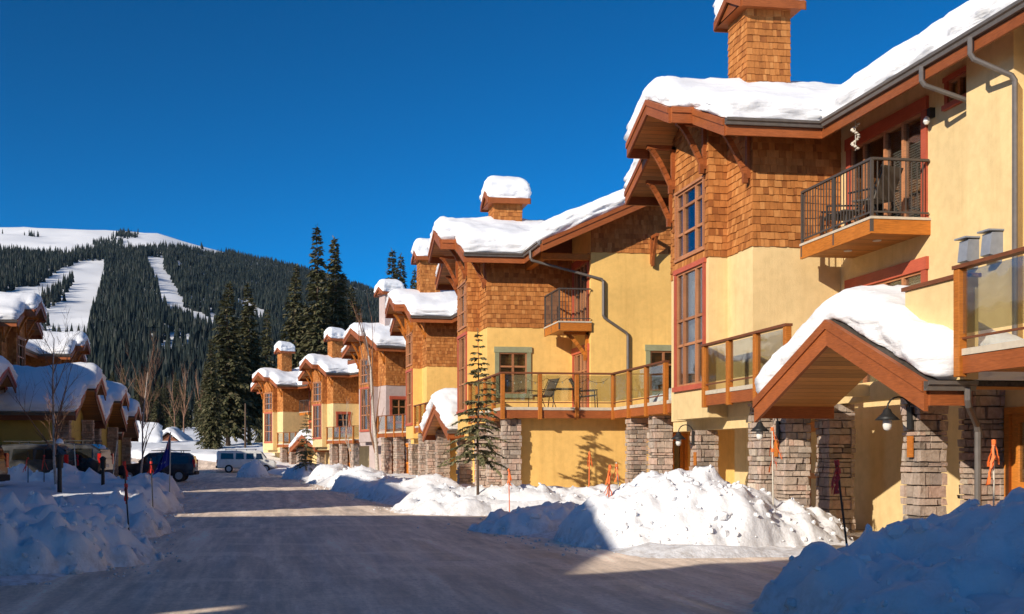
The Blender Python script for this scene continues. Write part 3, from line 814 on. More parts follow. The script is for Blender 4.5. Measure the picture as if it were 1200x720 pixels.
hB = house('second yellow house with wrapped glass railed deck, green framed windows and balcony', (6.63, 39.2), 0, dict(
    W=4.0, v0=-4.6, v1=6, near=True, balc=True, chim=10.9, gable=True, sw=GREEN, seed=2, snow=.62, wall=YELO, oh=.75, group='houses along the right of the street',
    ew=[((2.05, 3.0, 3.75, 5.1), 2, [.66], GREEN)], eh=[(2.05, 3.0, 3.75, 5.1)],
    sl='snow on the second house roof, running down its raking gable edge', sgroup='snow on the house roofs', cl='square snow cap on the short chimney of the second house', cgroup='snow on the chimneys'))
balcony(hB, 2.93, 4.0, -4.62, -2.75)
bracket(hB, (4.0, -4.3, 5.74), (-1, 0, 0), .85, .75, WOODO)
part('soffit_beam', WOODO, hB, lambda m: (m.box(2.3, 4.0, -4.55, -4.35, 8.12, 8.32), m.box(2.3, 2.5, -4.35, -2.4, 8.12, 8.32)))
bracket(hB, (6.1, -4.6, 8.95), (0, -1, 0), .6, .8, WOODB)
part('security_light', BLACK, hB, lambda m: (m.box(3.9, 4.0, -4.3, -4.2, 7.6, 7.75), m.lathe((3.86, -4.25, 7.5), [(.03, .12), (.08, .06), (.09, 0), (.04, -.05)], 10)))
downpipe(hB, [(2.0, -4.3, 8.43), (2.0, -4.3, 8.12), (4.4, -4.68, 7.45), (4.4, -4.68, 6.2), (5.25, -4.68, 5.65), (5.25, -4.68, 3.0)], .05)
deck_floor(hB, [(.32, -2.42), (.32, -7.8), (3.77, -7.8), (3.77, -12.4), (6.6, -12.4), (6.6, -4.63), (3.97, -4.63), (3.97, -2.42)],
           [((.32, -2.42), (.32, -7.8), (-1, 0)), ((.27, -7.8), (3.715, -7.8), (0, -1)), ((3.77, -7.85), (3.77, -12.4), (-1, 0))], 3.0)
deck_rail(hB, [(.27, -2.6), (.27, -7.85), (3.7, -7.85), (3.7, -12.2)], 3.0, 1.08, 1.3)

def garage(T, n, wm, ext=4.5, seed=0, A2=False):
    mb = MB(); f = Fr((.8, -7.35, 0), (1, 0, 0), (0, -1, 0))
    L = 6.4 if A2 else ext; hs = [(4.45, 5.35, .02, 2.15)] if A2 else []
    wall(mb, f, 0, L, -.1, 2.73, hs)
    f2 = Fr((1.05, -2.35, 0), (0, -1, 0), (-1, 0, 0)); dh = [(.75, 1.75, .02, 2.15), (2.55, 3.75, .02, 2.2)]
    mb.quad((.8, -7.35, -.1), (.8, -6.8, -.1), (.8, -6.8, 2.73), (.8, -7.35, 2.73))
    wall(mb, f2, 0, 4.9, -.1, 2.73, dh)
    if A2: wall(mb, Fr((6.62, -7.25, 0), (0, -1, 0), (-1, 0, 0)), 0, 4.8, -.1, 2.73)
    mb.build('garage_wall', wm, T)
    for a, b, c, d in dh: door(T, f2, a, b, c, d)
    if A2: door(T, f, *hs[0])
    for i, v in enumerate((-7.6, -5.3, -3.35)): column(T, .4, .88, v, v + .48, -.1, 2.68, 200 + seed * 10 + i)
    if A2:
        for i, v in enumerate((-9.1, -11.0)): column(T, 3.85, 4.32, v, v + .48, -.1, 2.68, 300 + i)
garage(hB, 3, YELO, A2=True, seed=1)
part('meter_panel', BEIGE, hB, lambda m: m.box(2.3, 3.0, -7.4, -7.353, .35, .6))

def corner_org(cx, cy, th): # origin from the world position of the near eave corner
    return (cx - math.sin(th) * HB, cy + math.cos(th) * HB)
def generic(corner, th, label, o, porch_v=None, ptxt=None, seed=3, deck=True):
    th = R(th); T = house(label, corner_org(*corner, th), th, o)
    if o.get('balc'): balcony(T, o['W'] - 1.07, o['W'], o['v0'], o['v0'] + 1.95)
    if deck:
        W = o['W']
        deck_floor(T, [(.32, -2.42), (.32, -7.8), (W + 1.5, -7.8), (W + 1.5, o['v0'] - .03), (W - .03, o['v0'] - .03), (W - .03, -2.42)], [((.32, -2.42), (.32, -7.8), (-1, 0)), ((.27, -7.8), (W + 1.5, -7.8), (0, -1))], 3.0)
        deck_rail(T, [(.27, -2.6), (.27, -7.85), (W + 1.4, -7.85)], 3.0, 1.08, 1.25)
        garage(T, 3, o['wall'], seed=seed)
    if porch_v is not None:
        porch(T, porch_v, -.5, 1.4, 2.6, 3.75, ptxt, 'snow on the porch roofs', 60 + seed, detail=False)
        for i, c in enumerate(((.0, .5, porch_v - 2.3, porch_v - 1.85), (.0, .5, porch_v + 1.85, porch_v + 2.3))): column(T, *c, -.1, 2.7, 400 + seed * 10 + i)
        mb = MB(); f = Fr((1.4, porch_v + 2.6, 0), (0, -1, 0), (-1, 0, 0)); wall(mb, f, 0, 5.2, -.1, 2.9, [(2, 3.1, .02, 2.2)])
        mb.poly([f.p(0, 2.9), f.p(5.2, 2.9), f.p(2.6, 3.6)]); mb.build('porch_wall', o['wall'], T)
        door(T, f, 2, 3.1, .02, 2.2)
    return T
SG = dict(sgroup='snow on the house roofs', cgroup='snow on the chimneys', group='houses along the right of the street')
hC = generic((6.98, 52.8), 3, 'third yellow house, partly hidden behind the second, with small porch gable', dict(W=4.0, v0=-4.6, v1=6, balc=True, chim=11.85, cdu=-.6, gable=True, seed=3, wall=YELO, sl='snow dipping to a valley on the third house roof beside its chimney', cl='snow cap on the third chimney, half behind the second house eave', **SG), -11.4, 'rounded snow hood on the small porch gable of the third house', 3)
hD = generic((6.73, 67.6), 17, 'mauve and shingle house with red framed window, behind the pale birch', dict(W=3.6, v0=-4.2, v1=7, chim=12.3, gable=True, seed=4, wall=PINK, sw=RED, chimwall=PINK, sl='steep snow sheet on the roof of the mauve house', cl='snow cap on the plain mauve chimney', **SG), seed=4)
hE = generic((4.56, 87.9), 20, 'small far house with red framed window and deck, beside the mauve house', dict(W=3.4, v0=-4.2, v1=7, chim=11.6, gable=True, seed=5, wall=YEL, sw=RED, z=-.2, sl='snow on the roof of the far house next to the mauve one', cl='snow cap on the broad chimney of the second house from the far end', **SG), seed=5)
hF = generic((.63, 100.8), 24, 'farthest house on the right, at the end of the row beside the tall dark spruces', dict(W=3.6, v0=-4.6, v1=6, balc=True, chim=11.9, gable=True, seed=6, wall=YEL, z=-.4, sl='snow on the roof of the farthest house at the end of the row', cl='snow cap on the slim chimney of the farthest house', **SG), -9.6, 'small pointed snow hood on the porch of the farthest house', 6)

# ------------------------------------------------------------------ the left-hand row (mirrored plan)
MIR[0] = True
LG = dict(sgroup='snow on the left house roofs', cgroup='snow on the left chimneys', group='houses along the left of the street')
def lefthouse(x, yc, ya, yb, label, sl, seed, z=0, wall=OLIVE, near=False):
    return house(label, (x, yc), 0, dict(W=3.4, v0=ya - yc, v1=yb - yc, chim=None, seed=seed, wall=wall, sl=sl, cl='', z=z, **LG))
lefthouse(-13.0, 60.3, 41.5, 63.6, 'shaded olive house at the left edge with snowy stepped gable high above', 'thick snow on the highest gable at the left edge', 11)
lefthouse(-13.4, 77.4, 69, 84, 'shaded house behind the low garages on the left with long snowy roof', 'snow on the long roof behind the garages on the left', 12, z=-.2)
lefthouse(-9.9, 29.5, 21.4, 33, 'house on the left just outside the picture, middle one of three', 'snow on the middle roof left of the picture', 13)
lefthouse(-3.2, -6, -17, .1, 'house on the left behind the viewer, outside the picture', 'snow on the roof behind the viewer, left of the picture', 15)

def lodge(label, sl, x, yc, z, hw, depth, seed):
    T = thing('lodge', label, 'lodge', (x, yc, 0), 0, 'houses along the left of the street')
    zf = lambda u, v: z - .47 * abs(v)
    slab(T, [[(0, 0, z), (0, s * hw, z - .47 * hw), (depth, s * hw, z - .47 * hw), (depth, 0, z)] for s in (-1, 1)])
    mb = MB(); w = hw - .7; zt = z - .47 * w - .13; hs = [(a, a + 1.3, zz, zz + 1.5) for a in (1.5, 5, 8.5) for zz in (1.0, 3.9, 6.6)]
    f = Fr((.9, w, 0), (0, -1, 0), (-1, 0, 0)); wall(mb, f, 0, 2 * w, -.1, zt, hs); mb.poly([f.p(0, zt), f.p(2 * w, zt), f.p(w, z - .13)])
    f3 = Fr((depth - .5, -w, 0), (0, 1, 0), (1, 0, 0)); wall(mb, f3, 0, 2 * w, -.1, zt); mb.poly([f3.p(0, zt), f3.p(2 * w, zt), f3.p(w, z - .13)])
    for sg in (-1, 1): mb.quad((.9, sg * w, -.1), (depth - .5, sg * w, -.1), (depth - .5, sg * w, zt), (.9, sg * w, zt))
    mb.build('wall', OLIVE, T)
    for h in hs: window(T, f, *h, 2, 2, RED)
    snow_slab('lodge_snow', sl, 'snow on the left house roofs', [(0, depth, -hw, hw)], zf, .5, seed, T.location, 0, h=.3)
lodge('broad gabled lodge on the left beside the viewer, outside the picture', 'snow on the lodge roof beside the viewer', -14.5, 7.2, 12.6, 7.4, 12, 14)
def garage_left(x, yc, hw, zr, depth, label, sl, seed, wm=OLIVE, pt=.46):
    T = thing('garage', label, 'garage', (x, yc, 0), 0, 'low gabled garages on the left')
    u0, u1 = 0, depth
    polys = [[(u0, 0, zr), (u0, s * hw, zr - pt * hw), (u1, s * hw, zr - pt * hw), (u1, 0, zr)] for s in (-1, 1)]
    polys += [[(u0 - .45, 0, zr), (u0 - .45, s * 1.5, zr - pt * 1.5), (u0, s * 1.5, zr - pt * 1.5), (u0, 0, zr)] for s in (-1, 1)]
    slab(T, polys)
    mb = MB(); m2 = MB()
    for s in (-1, 1):
        for a, b, uu in ((0, 1.5, u0 - .45), (1.5, hw, u0)):
            p0 = (uu, s * b, zr - pt * b); p1 = (uu, s * a, zr - pt * a)
            plankboard(m2, p0, p1, .14, (-1, 0, 0), .08); plankboard(mb, V(p0) - V((0, 0, .138)), V(p1) - V((0, 0, .138)), .24, (-1, 0, 0), .05)
        plankboard(mb, (u0, s * hw, zr - pt * hw - .09), (u1, s * hw, zr - pt * hw - .09), .26, (0, s, 0), .05)
    mb.build('fascia', WOODD, T); m2.build('barge_cap', RED, T)
    gutter(T, (u0 - .05, -hw - .052, zr - pt * hw - .01), (u1, -hw - .052, zr - pt * hw - .01), (0, -1, 0))
    mb = MB(); a = .9; w = hw - .5; zt = zr - pt * w - .13
    f = Fr((a, w, 0), (0, -1, 0), (-1, 0, 0))
    wall(mb, f, 0, 2 * w, -.1, zt - .15, [(w - 1.3, w + 1.3, 0, 2.4)]); mb.poly([f.p(0, zt - .15), f.p(2 * w, zt - .15), f.p(2 * w, zt), f.p(w, zr - .13), f.p(0, zt)])
    wall(mb, Fr((a, -w, 0), (1, 0, 0), (0, -1, 0)), 0, depth - a - .3, -.1, zt); wall(mb, Fr((depth - .3, w, 0), (-1, 0, 0), (0, 1, 0)), 0, depth - a - .3, -.1, zt)
    mb.build('wall', wm, T)
    mb = MB(); f.box(mb, w - 1.3, w + 1.3, 0, 2.4, -.09, -.04)
    for k in range(1, 4): f.box(mb, w - 1.3, w + 1.3, k * .6 - .02, k * .6 + .02, -.04, -.025)
    mb.build('garage_door', WOODD, T)
    for i, s in enumerate((-1, 1)): column(T, .35, .85, s * (w - .4) - .25, s * (w - .4) + .25, -.1, zt - .2, 500 + seed * 5 + i)
    snow_slab('garage_snow', sl, 'snow on the garage roofs', [(u0, u1, -hw, hw), (u0 - .45, u1, -1.5, 1.5)], lambda u, v: zr - pt * abs(v), .6, seed, T.location, 0, h=.22, rad=.7, amp=.12, over=.12)
    return T
garage_left(-8.3, 51, 4.0, 5.25, 8, 'nearest low gabled garage on the left under a wide snow slab, behind the dark cars', 'wide snow slab on the nearest garage roof, with a sunlit patch', 21)
garage_left(-8.3, 59.3, 4.0, 5.1, 8, 'middle gabled garage on the left, its red edged gable between two others', 'snow on the middle garage roof', 22)
garage_left(-8.6, 67.5, 3.9, 4.6, 8, 'farthest and lowest garage on the left beside the snow field', 'snow on the farthest garage roof', 23)
garage_left(-11.3, 46.0, 2.7, 5.3, 4, 'small dark gabled porch at the very left edge, in front of the olive house', 'snow wedge on the small gable at the very left edge', 24)
MIR[0] = False

# ------------------------------------------------------------------ ground, road, hills
YS = [-60, -30, 10, 12.4, 13.6, 15.2, 16, 22, 24, 24.8, 27, 28, 45, 75, 88, 97, 105, 120]
XL = [-14, -14, -14, -13, -2.6, -2.1, -2.1, -2.5, -2.55, -2.6, -2.65, -2.7, -3.7, -5.6, -7, -9.5, -14, -26]
XR = [4.6, 4.6, 5.4, 11.5, 12.2, 12.2, 5.4, 4.4, 4.4, 8.6, 8.6, 4.0, 3.1, 1.4, .2, -1.2, -5, -16]
xl = lambda y: float(np.interp(y, YS, XL)); xr = lambda y: float(np.interp(y, YS, XR))
def g0(y): return float(np.interp(y, [0, 95, 125, 160, 250, 450], [0, 0, 2.55, 3.6, 6.5, 13]))
def fbm(x, y, s, o=4): return noise.fractal(V((x * s, y * s, 3.3)), .85, 2.1, o)
def gz(x, y):
    b = g0(y)
    if y < 112:
        d = max(xl(y) - x, x - xr(y))
        if d <= -.2: return b - .06
        k = min(1, (d + .2) / 1.3); k = k * k * (3 - 2 * k)
        if x < -1:
            h = .62 if y < 43 else .25
            if 42.5 < y < 72 and -13 < x < -4: h = .06
            if y >= 72: h = .5
            if y < 19: h = .05 + .57 * max(0, (y - 16.5) / 2.5) if x > -7 else .3
        else:
            h = .38 if x < 9.2 else .06
            if 12 < y < 24: h = .0 if x > 9 else .07
        return b - .06 + (h + .05) * k + fbm(x, y, .5) * .13 * k + fbm(x, y, 2.2, 3) * .04 * k
    return b + fbm(x, y, .12) * .35 + fbm(x, y, .6, 3) * .08
def grid_mesh(name, X, Y, fn, mat, smooth=True):
    nx, ny = len(X), len(Y)
    vs = [(x, y, fn(x, y)) for x in X for y in Y]
    fs = [(i * ny + j, (i + 1) * ny + j, (i + 1) * ny + j + 1, i * ny + j + 1) for i in range(nx - 1) for j in range(ny - 1)]
    me = bpy.data.meshes.new(name); me.from_pydata(vs, [], fs)
    if smooth: me.polygons.foreach_set('use_smooth', [True] * len(fs))
    me.materials.append(mat); me.update(); uv_box(me)
    o = bpy.data.objects.new(name, me); COL.objects.link(o); return o
def axis(segs):
    out = []
    for a, b, h in segs: out += list(np.arange(a, b, h))
    return out + [segs[-1][1]]
gx = axis([(-3000, -300, 300), (-300, -60, 20), (-60, -16, 3), (-16, 14, .3), (14, 60, 3), (60, 300, 20), (300, 3000, 300)])
gy = axis([(-300, -60, 40), (-60, 4, 4), (4, 40, .3), (40, 115, .6), (115, 260, 4), (260, 500, 20), (500, 3200, 300)])
struct(grid_mesh('ground', gx, gy, gz, SNOWG))

m, nt, b, o = nmat('packed_snow_road')
c0 = coords(nt, 'Object', (1, .05, 1)); c1 = coords(nt, 'Object', (1, 1, 1)); c2 = coords(nt, 'Object', (1, .12, 1)); c3 = coords(nt, 'Object', (.25, 1, 1))
n1 = noisen(nt, c0, 1.7, 8, .62); n2 = noisen(nt, c1, .28, 5, .6); n3 = noisen(nt, c2, 3.2, 8, .68); n4 = noisen(nt, c1, 14, 6, .72); n5 = noisen(nt, c3, .9, 6, .62)
ice = ramp(nt, [(.36, (.10, .08, .062)), (.45, (.28, .23, .185)), (.53, (.50, .44, .385)), (.63, (.80, .76, .71))], n1.outputs[0])
dirt = ramp(nt, [(.37, (.12, .095, .075)), (.48, (.38, .32, .265)), (.62, (.80, .76, .71))], n3.outputs[0])
f = ramp(nt, [(.35, (.2, .2, .2)), (.65, (.8, .8, .8))], n2.outputs[0])
cc = mixc(nt, f.outputs[0], ice.outputs[0], dirt.outputs[0])
f5 = ramp(nt, [(.52, (0, 0, 0)), (.68, (.75, .75, .75))], n5.outputs[0])
cc = mixc(nt, f5.outputs[0], cc, (.70, .65, .59))
gr = ramp(nt, [(.36, (.5, .47, .45)), (.58, (1.12, 1.12, 1.12))], n4.outputs[0])
cc = mixc(nt, .7, cc, gr.outputs[0], 'MULTIPLY')
cc = mixc(nt, 1, cc, (1.08, .92, .78), 'MULTIPLY'); cc = mixc(nt, .42, cc, (.86, .75, .62), 'ADD')
nt.links.new(cc, b.inputs['Base Color'])
rr_ = ramp(nt, [(.35, (.5, .5, .5)), (.6, (.85, .85, .85))], n1.outputs[0]); nt.links.new(rr_.outputs[0], b.inputs['Roughness'])
p = bump(nt, b, n1.outputs[0], .35, .05); p = bump(nt, b, n3.outputs[0], .3, .02, p); bump(nt, b, n4.outputs[0], .2, .006, p)
ROADM = m
ry = axis([(-60, 6, 3), (6, 40, .25), (40, 118, .6)]); vs = []; fs = []; NX = 40
for y in ry:
    a, c = xl(y) - .5, xr(y) + .5
    for i in range(NX + 1):
        x = a + (c - a) * i / NX; vs.append((x, y, g0(y) + fbm(x * 1.6, y * .25, 1.0, 3) * .012 + fbm(x * 2.4 + 7, y * .07, 1.0, 3) * .016))
for j in range(len(ry) - 1):
    for i in range(NX):
        k = j * (NX + 1) + i; fs.append((k, k + 1, k + NX + 2, k + NX + 1))
me = bpy.data.meshes.new('road'); me.from_pydata(vs, [], fs); me.polygons.foreach_set('use_smooth', [True] * len(fs)); me.materials.append(ROADM); me.update()
rd = bpy.data.objects.new('road', me); COL.objects.link(rd); struct(rd)
mb = MB(); mb.box(9.0, 12.29, 13.2, 24.2, -.08, .035); struct(mb.build('paving', CONC))

TP = [-.9, -.544, -.384, -.296, -.232, -.176, -.10, -.04, .03, .11, .25, .6]
HP = [240, 262, 266, 265, 260, 240, 218, 195, 160, 110, 50, 20]
R1 = 2400.; R0 = 420.
def hill(x, y, nz=True):
    r = math.hypot(x, y); az = math.atan2(x, y) - R(7.43)
    t = math.tan(max(-1.2, min(1.2, az)))
    H = float(np.interp(t, TP, HP)) * R1 / 1250 / math.sqrt(1 + t * t)
    s = (r - R0) / (R1 - R0)
    z = H * max(s, 0) ** 1.15 if s < 1 else H * max(.2, 1 - (s - 1) * .6)
    if nz: z += (noise.fractal(V((x * .004, y * .004, 0)), .9, 2.1, 5) * 9 + noise.fractal(V((x * .02, y * .02, 5)), .9, 2.1, 3) * 2.2) * min(1, max(0, s) * 4)
    return max(z, g0(min(y, 450)) - .4)
HX = []; 
va = np.radians(np.linspace(-46, 52, 150)); vr = np.concatenate([np.linspace(425, 1200, 60), np.linspace(1225, 2450, 80), np.linspace(2500, 3300, 12)])
vs = []; fs = []
for a in va:
    for r_ in vr:
        x, y = r_ * math.sin(a), r_ * math.cos(a); vs.append((x, y, hill(x, y) if r_ > 430 else g0(min(y, 450)) - 3))
n = len(vr)
fs = [(i * n + j, (i + 1) * n + j, (i + 1) * n + j + 1, i * n + j + 1) for i in range(len(va) - 1) for j in range(n - 1)]
me = bpy.data.meshes.new('hills'); me.from_pydata(vs, [], fs); me.polygons.foreach_set('use_smooth', [True] * len(fs))
SNOWH = m_snow('mountain_snow', 0, .02, .12, .25); me.materials.append(SNOWH); me.update()
ho = bpy.data.objects.new('hills', me); COL.objects.link(ho); struct(ho)

# ------------------------------------------------------------------ forest on the mountain
def inpoly(x, y, P):
    c = False; j = len(P) - 1
    for i in range(len(P)):
        if (P[i][1] > y) != (P[j][1] > y) and x < (P[j][0] - P[i][0]) * (y - P[i][1]) / (P[j][1] - P[i][1]) + P[i][0]: c = not c
        j = i
    return c
RUNS = [[(-290, 1676), (-253, 1691), (-213, 1387), (-187, 1170), (-147, 891), (-179, 883), (-187, 952), (-222, 1195), (-253, 1433)], [(-306, 1190), (-277, 1315), (-284, 1554), (-283, 1650), (-267, 1539), (-257, 1357), (-253, 1235), (-214, 1028), (-220, 1106), (-230, 1240), (-205, 1084), (-202, 962), (-234, 910)], [(-205, 1818), (-179, 1831), (-158, 1642), (-118, 1383), (-99, 1239), (-82, 1229), (-65, 1170), (-53, 1088), (-60, 1073), (-84, 1157), (-101, 1171), (-128, 1291), (-160, 1509)], [(-162, 1852), (-144, 1798), (-143, 1737)], [(-97, 1594), (-73, 1526), (-68, 1469), (-90, 1533)], [(-54, 1447), (-32, 1424), (-7, 1296), (-7, 1243), (-39, 1348)]]
TLx = [-486, -440, -371, -308, -292, -224, -176, -125, -89]; TLy = [1818, 1820, 1787, 1746, 1882, 1941, 2108, 2219, 2396]
TLa = [math.atan2(x, y) for x, y in zip(TLx, TLy)]; TLr = [math.hypot(x, y) for x, y in zip(TLx, TLy)]
frnd = random.Random(11)
def forest():
    V_ = []; F_ = []; Mi = []; base = 0; cnt = 0
    tries = 0
    while cnt < 30000 and tries < 400000:
        tries += 1
        az = frnd.uniform(R(-17), R(14)); u = frnd.random(); r_ = math.sqrt(445 ** 2 + u * (2460 ** 2 - 445 ** 2))
        x, y = r_ * math.sin(az), r_ * math.cos(az)
        tl = float(np.interp(az, TLa, TLr))
        if r_ > tl + frnd.uniform(-40, 25) and az < TLa[-1]:
            # scattered groves above the tree line
            if noise.noise(V((x * .012, y * .006, 9))) < .16 or frnd.random() < .45 or r_ > tl + 420: continue
        if any(inpoly(x * k, y * k, P) for P in RUNS for k in (1, 1.025, 1.05)): continue
        if noise.noise(V((x * .02, y * .02, 2))) < -.55: continue
        h = frnd.uniform(11, 20) * (1.12 if r_ < 800 else 1) * (.75 if r_ > 1900 else 1); w = h * frnd.uniform(.12, .19)
        z = hill(x, y) - .5; rot = frnd.uniform(0, 6.28); ns = 5; lx, ly = frnd.uniform(-.3, .3), frnd.uniform(-.3, .3)
        for (za, zc, wr) in ((.06, .62, 1.0), (.34, .84, .7), (.6, 1.0, .42)):
            b0 = len(V_)
            for k in range(ns):
                t = rot + za * 5 + 2 * math.pi * k / ns; q = w * wr * frnd.uniform(.65, 1.2)
                V_.append((x + q * math.cos(t), y + q * math.sin(t), z + h * (za + frnd.uniform(-.05, .05))))
            V_.append((x + lx, y + ly, z + h * zc))
            for k in range(ns): F_.append((b0 + k, b0 + (k + 1) % ns, b0 + ns)); Mi.append(0)
        cnt += 1
    me = bpy.data.meshes.new('forest'); me.from_pydata(V_, [], F_)
    m, nt, b, o = nmat('far_forest')
    g = nt.nodes.new('ShaderNodeNewGeometry')
    nn = noisen(nt, coords(nt), .35, 4, .7)
    a = ramp(nt, [(0, (.010, .016, .017)), (.5, (.018, .026, .024)), (.86, (.034, .040, .032)), (1, (.06, .062, .055))], g.outputs['Random Per Island'])
    w = ramp(nt, [(.67, (0, 0, 0)), (.76, (1, 1, 1))], nn.outputs[0])
    c = mixc(nt, w.outputs[0], a.outputs[0], (.30, .31, .33)); nt.links.new(c, b.inputs['Base Color']); b.inputs['Roughness'].default_value = .9; b.inputs['Specular IOR Level'].default_value = .1
    me.materials.append(m); me.update()
    o = bpy.data.objects.new('forest', me); COL.objects.link(o)
    tag(o, 'dense dark conifer forest covering the mountain between the white ski runs', 'forest', kind='stuff')
forest()

# ------------------------------------------------------------------ trees
def m_leaf(name, stops):
    m, nt, b, o = nmat(name); g = nt.nodes.new('ShaderNodeNewGeometry')
    a = ramp(nt, stops, g.outputs['Random Per Island']); nt.links.new(a.outputs[0], b.inputs['Base Color'])
    b.inputs['Roughness'].default_value = .7; b.inputs['Specular IOR Level'].default_value = .2
    return m
NEEDLE = m_leaf('spruce_needles', [(0, (.038, .042, .019)), (.5, (.075, .075, .033)), (.85, (.12, .105, .05)), (1, (.18, .145, .08))])
NEEDLE2 = m_leaf('young_needles', [(0, (.09, .095, .042)), (.5, (.18, .17, .08)), (.9, (.27, .23, .12)), (1, (.38, .31, .18))])
BARK = m_island('bark', [(0, (.10, .065, .045)), (1, (.16, .11, .08))], 12, .7)
PALEBARK = m_plain('pale_bark', (.48, .42, .36), .9, 0, .2, .3, 14)
TWIG = m_plain('twigs', (.24, .13, .08), .9, 0, .2, .25, 5)
def spruce_meshes(seed, h, rmax, whorls, nb, sprays, sw, z0=.08, gap=0, trunk=.012, power=.85):
    rs = random.Random(seed); t = MB(); c = MB()
    lean = [(rs.uniform(-.01, .01) * h * i / 5, rs.uniform(-.01, .01) * h * i / 5) for i in range(6)]
    t.tube([(lean[i][0], lean[i][1], h * i / 5 * .99) for i in range(6)], [max(h * trunk * (1 - i / 5.0) ** .8, .008 if h < 8 else .02) for i in range(6)], 7)
    for k in range(whorls):
        f = z0 + (1 - z0) * (k + rs.uniform(-.3, .3)) / whorls; f = min(max(f, z0), .985)
        z = f * h; L0 = rmax * ((1 - f) / (1 - z0)) ** power + .02 * rmax
        ph = rs.uniform(0, 6.28); ax = np.interp(f, [0, .2, .4, .6, .8, 1], [l[0] for l in lean]); ay = np.interp(f, [0, .2, .4, .6, .8, 1], [l[1] for l in lean])
        n = max(3, int(nb * (.6 + .4 * (1 - f))))
        for j in range(n):
            if rs.random() < gap: continue
            a = ph + 2 * math.pi * j / n + rs.uniform(-.35, .35); L = L0 * rs.uniform(.55, 1.18)
            up = rs.uniform(.1, .4) * (f * 1.5 - .2); dr = rs.uniform(.25, .6) * (1 - f * .6)
            d = V((math.cos(a), math.sin(a), 0)); sd = V((-d.y, d.x, 0))
            def P(s): return V((ax, ay, z)) + d * (L * s) + V((0, 0, L * (up * s - dr * s * s)))
            if h < 8: c_ = t; t.tube([P(0), P(.5), P(.97)], [.014, .009, .003], 4)
            m = max(3, int(sprays * (.35 + .65 * L / rmax)))
            for q in range(m):
                s = .12 + .88 * (q + rs.random()) / m; p = P(s); e = P(min(s + .1, 1.1)) - P(s)
                e = e.normalized() if e.length > 1e-6 else d
                side = rs.choice((-1, 1)); ln = sw * rs.uniform(.7, 1.5) * (1.15 - .6 * s) * (.45 + .55 * min(1, L / (rmax * .5)))
                dd = (e * rs.uniform(.5, 1) + sd * side * rs.uniform(.2, 1) + V((0, 0, rs.uniform(-.75, .1)))).normalized() * ln
                ww = dd.cross(V((rs.uniform(-.6, .6), rs.uniform(-.6, .6), 1))).normalized() * ln * rs.uniform(.16, .28)
                c.quad(p, p + dd * .45 + ww, p + dd, p + dd * .45 - ww)
    for q in range(10):
        p = V((lean[5][0], lean[5][1], h * (.94 + .006 * q))); a = q * 2.4
        dd = V((math.cos(a) * .5, math.sin(a) * .5, .9)) * sw * .45; ww = dd.cross(V((0.3, .2, 1))).normalized() * sw * .1
        c.quad(p, p + dd * .5 + ww, p + dd, p + dd * .5 - ww)
    return t, c
def spruce(name, label, loc, meshes, sx=1, sz=1, rz=0, group=None, mat=None):
    T = thing(name, label, 'conifer', loc, rz, group)
    for nm, me in zip(('trunk', 'crown'), meshes):
        o = bpy.data.objects.new(nm, me); COL.objects.link(o); o.parent = T; o.scale = (sx, sx, sz)
    return T
def mk(t, c, mat):
    a = t.build('trunk', BARK, smooth=True); b = c.build('crown', mat, recalc=False); ms = (a.data, b.data)
    bpy.data.objects.remove(a); bpy.data.objects.remove(b); return ms
SP = [mk(*spruce_meshes(20 + i, 20, r_, 56, 8, 26, .85, z0, .06), NEEDLE) for i, (r_, z0) in enumerate(((3.3, .1), (3.0, .16), (2.6, .05)))]
GT = 'tall spruces behind the street'
tall = [(-5.16, 131.8, 21.0, 1.15, 0, 'broad dark spruce left of the houses, its top below the mountain ridge'),
        (-2.68, 136.5, 21.5, 1.0, 1, 'dense spruce just right of the broad one, beside the farthest house'),
        (-.6, 151.3, 20.0, .85, 2, 'narrow shorter spruce right above the farthest chimney'),
        (3.8, 165.9, 28.5, 1.1, 0, 'spruce behind the farthest houses, left of the two tallest'),
        (7.11, 160.4, 34.0, 1.1, 2, 'tallest spruce of all, standing against the blue sky'),
        (9.95, 165.1, 32.8, 1.15, 1, 'second tallest spruce, right beside the tallest'),
        (-6.57, 121.9, 13.0, .95, 2, 'low dark spruce at the left foot of the broad spruce'),
        (-7.9, 135.0, 11.0, .9, 1, 'small spruce at the left end of the spruce clump'),
        (1.9, 149.0, 15.0, .9, 1, 'short spruce filling the gap behind the farthest chimney'),
        (5.4, 172.0, 23.0, 1.0, 2, 'spruce half hidden in front of the tallest pair'),
        (22.3, 198.7, 36.9, 1.1, 2, 'slim spruce top left of the pair above the mauve chimney'),
        (24.6, 203.5, 36.6, 1.0, 1, 'slim spruce top right of the pair above the mauve chimney'),
        (26.65, 198.2, 33.3, .9, 0, 'small lone spruce top between the third chimney and the mauve one'),
        (13.2, 172.0, 26.0, 1.1, 0, 'spruce right of the tall pair, behind the mauve house')]
for x, y, h, w, k, lb in tall:
    spruce('spruce', lb, (x, y, gz(x, y) - .2), SP[k], h / 20 * w * (.82 if h > 26 else 1), h / 20 * .96, rnd.uniform(0, 6), GT)
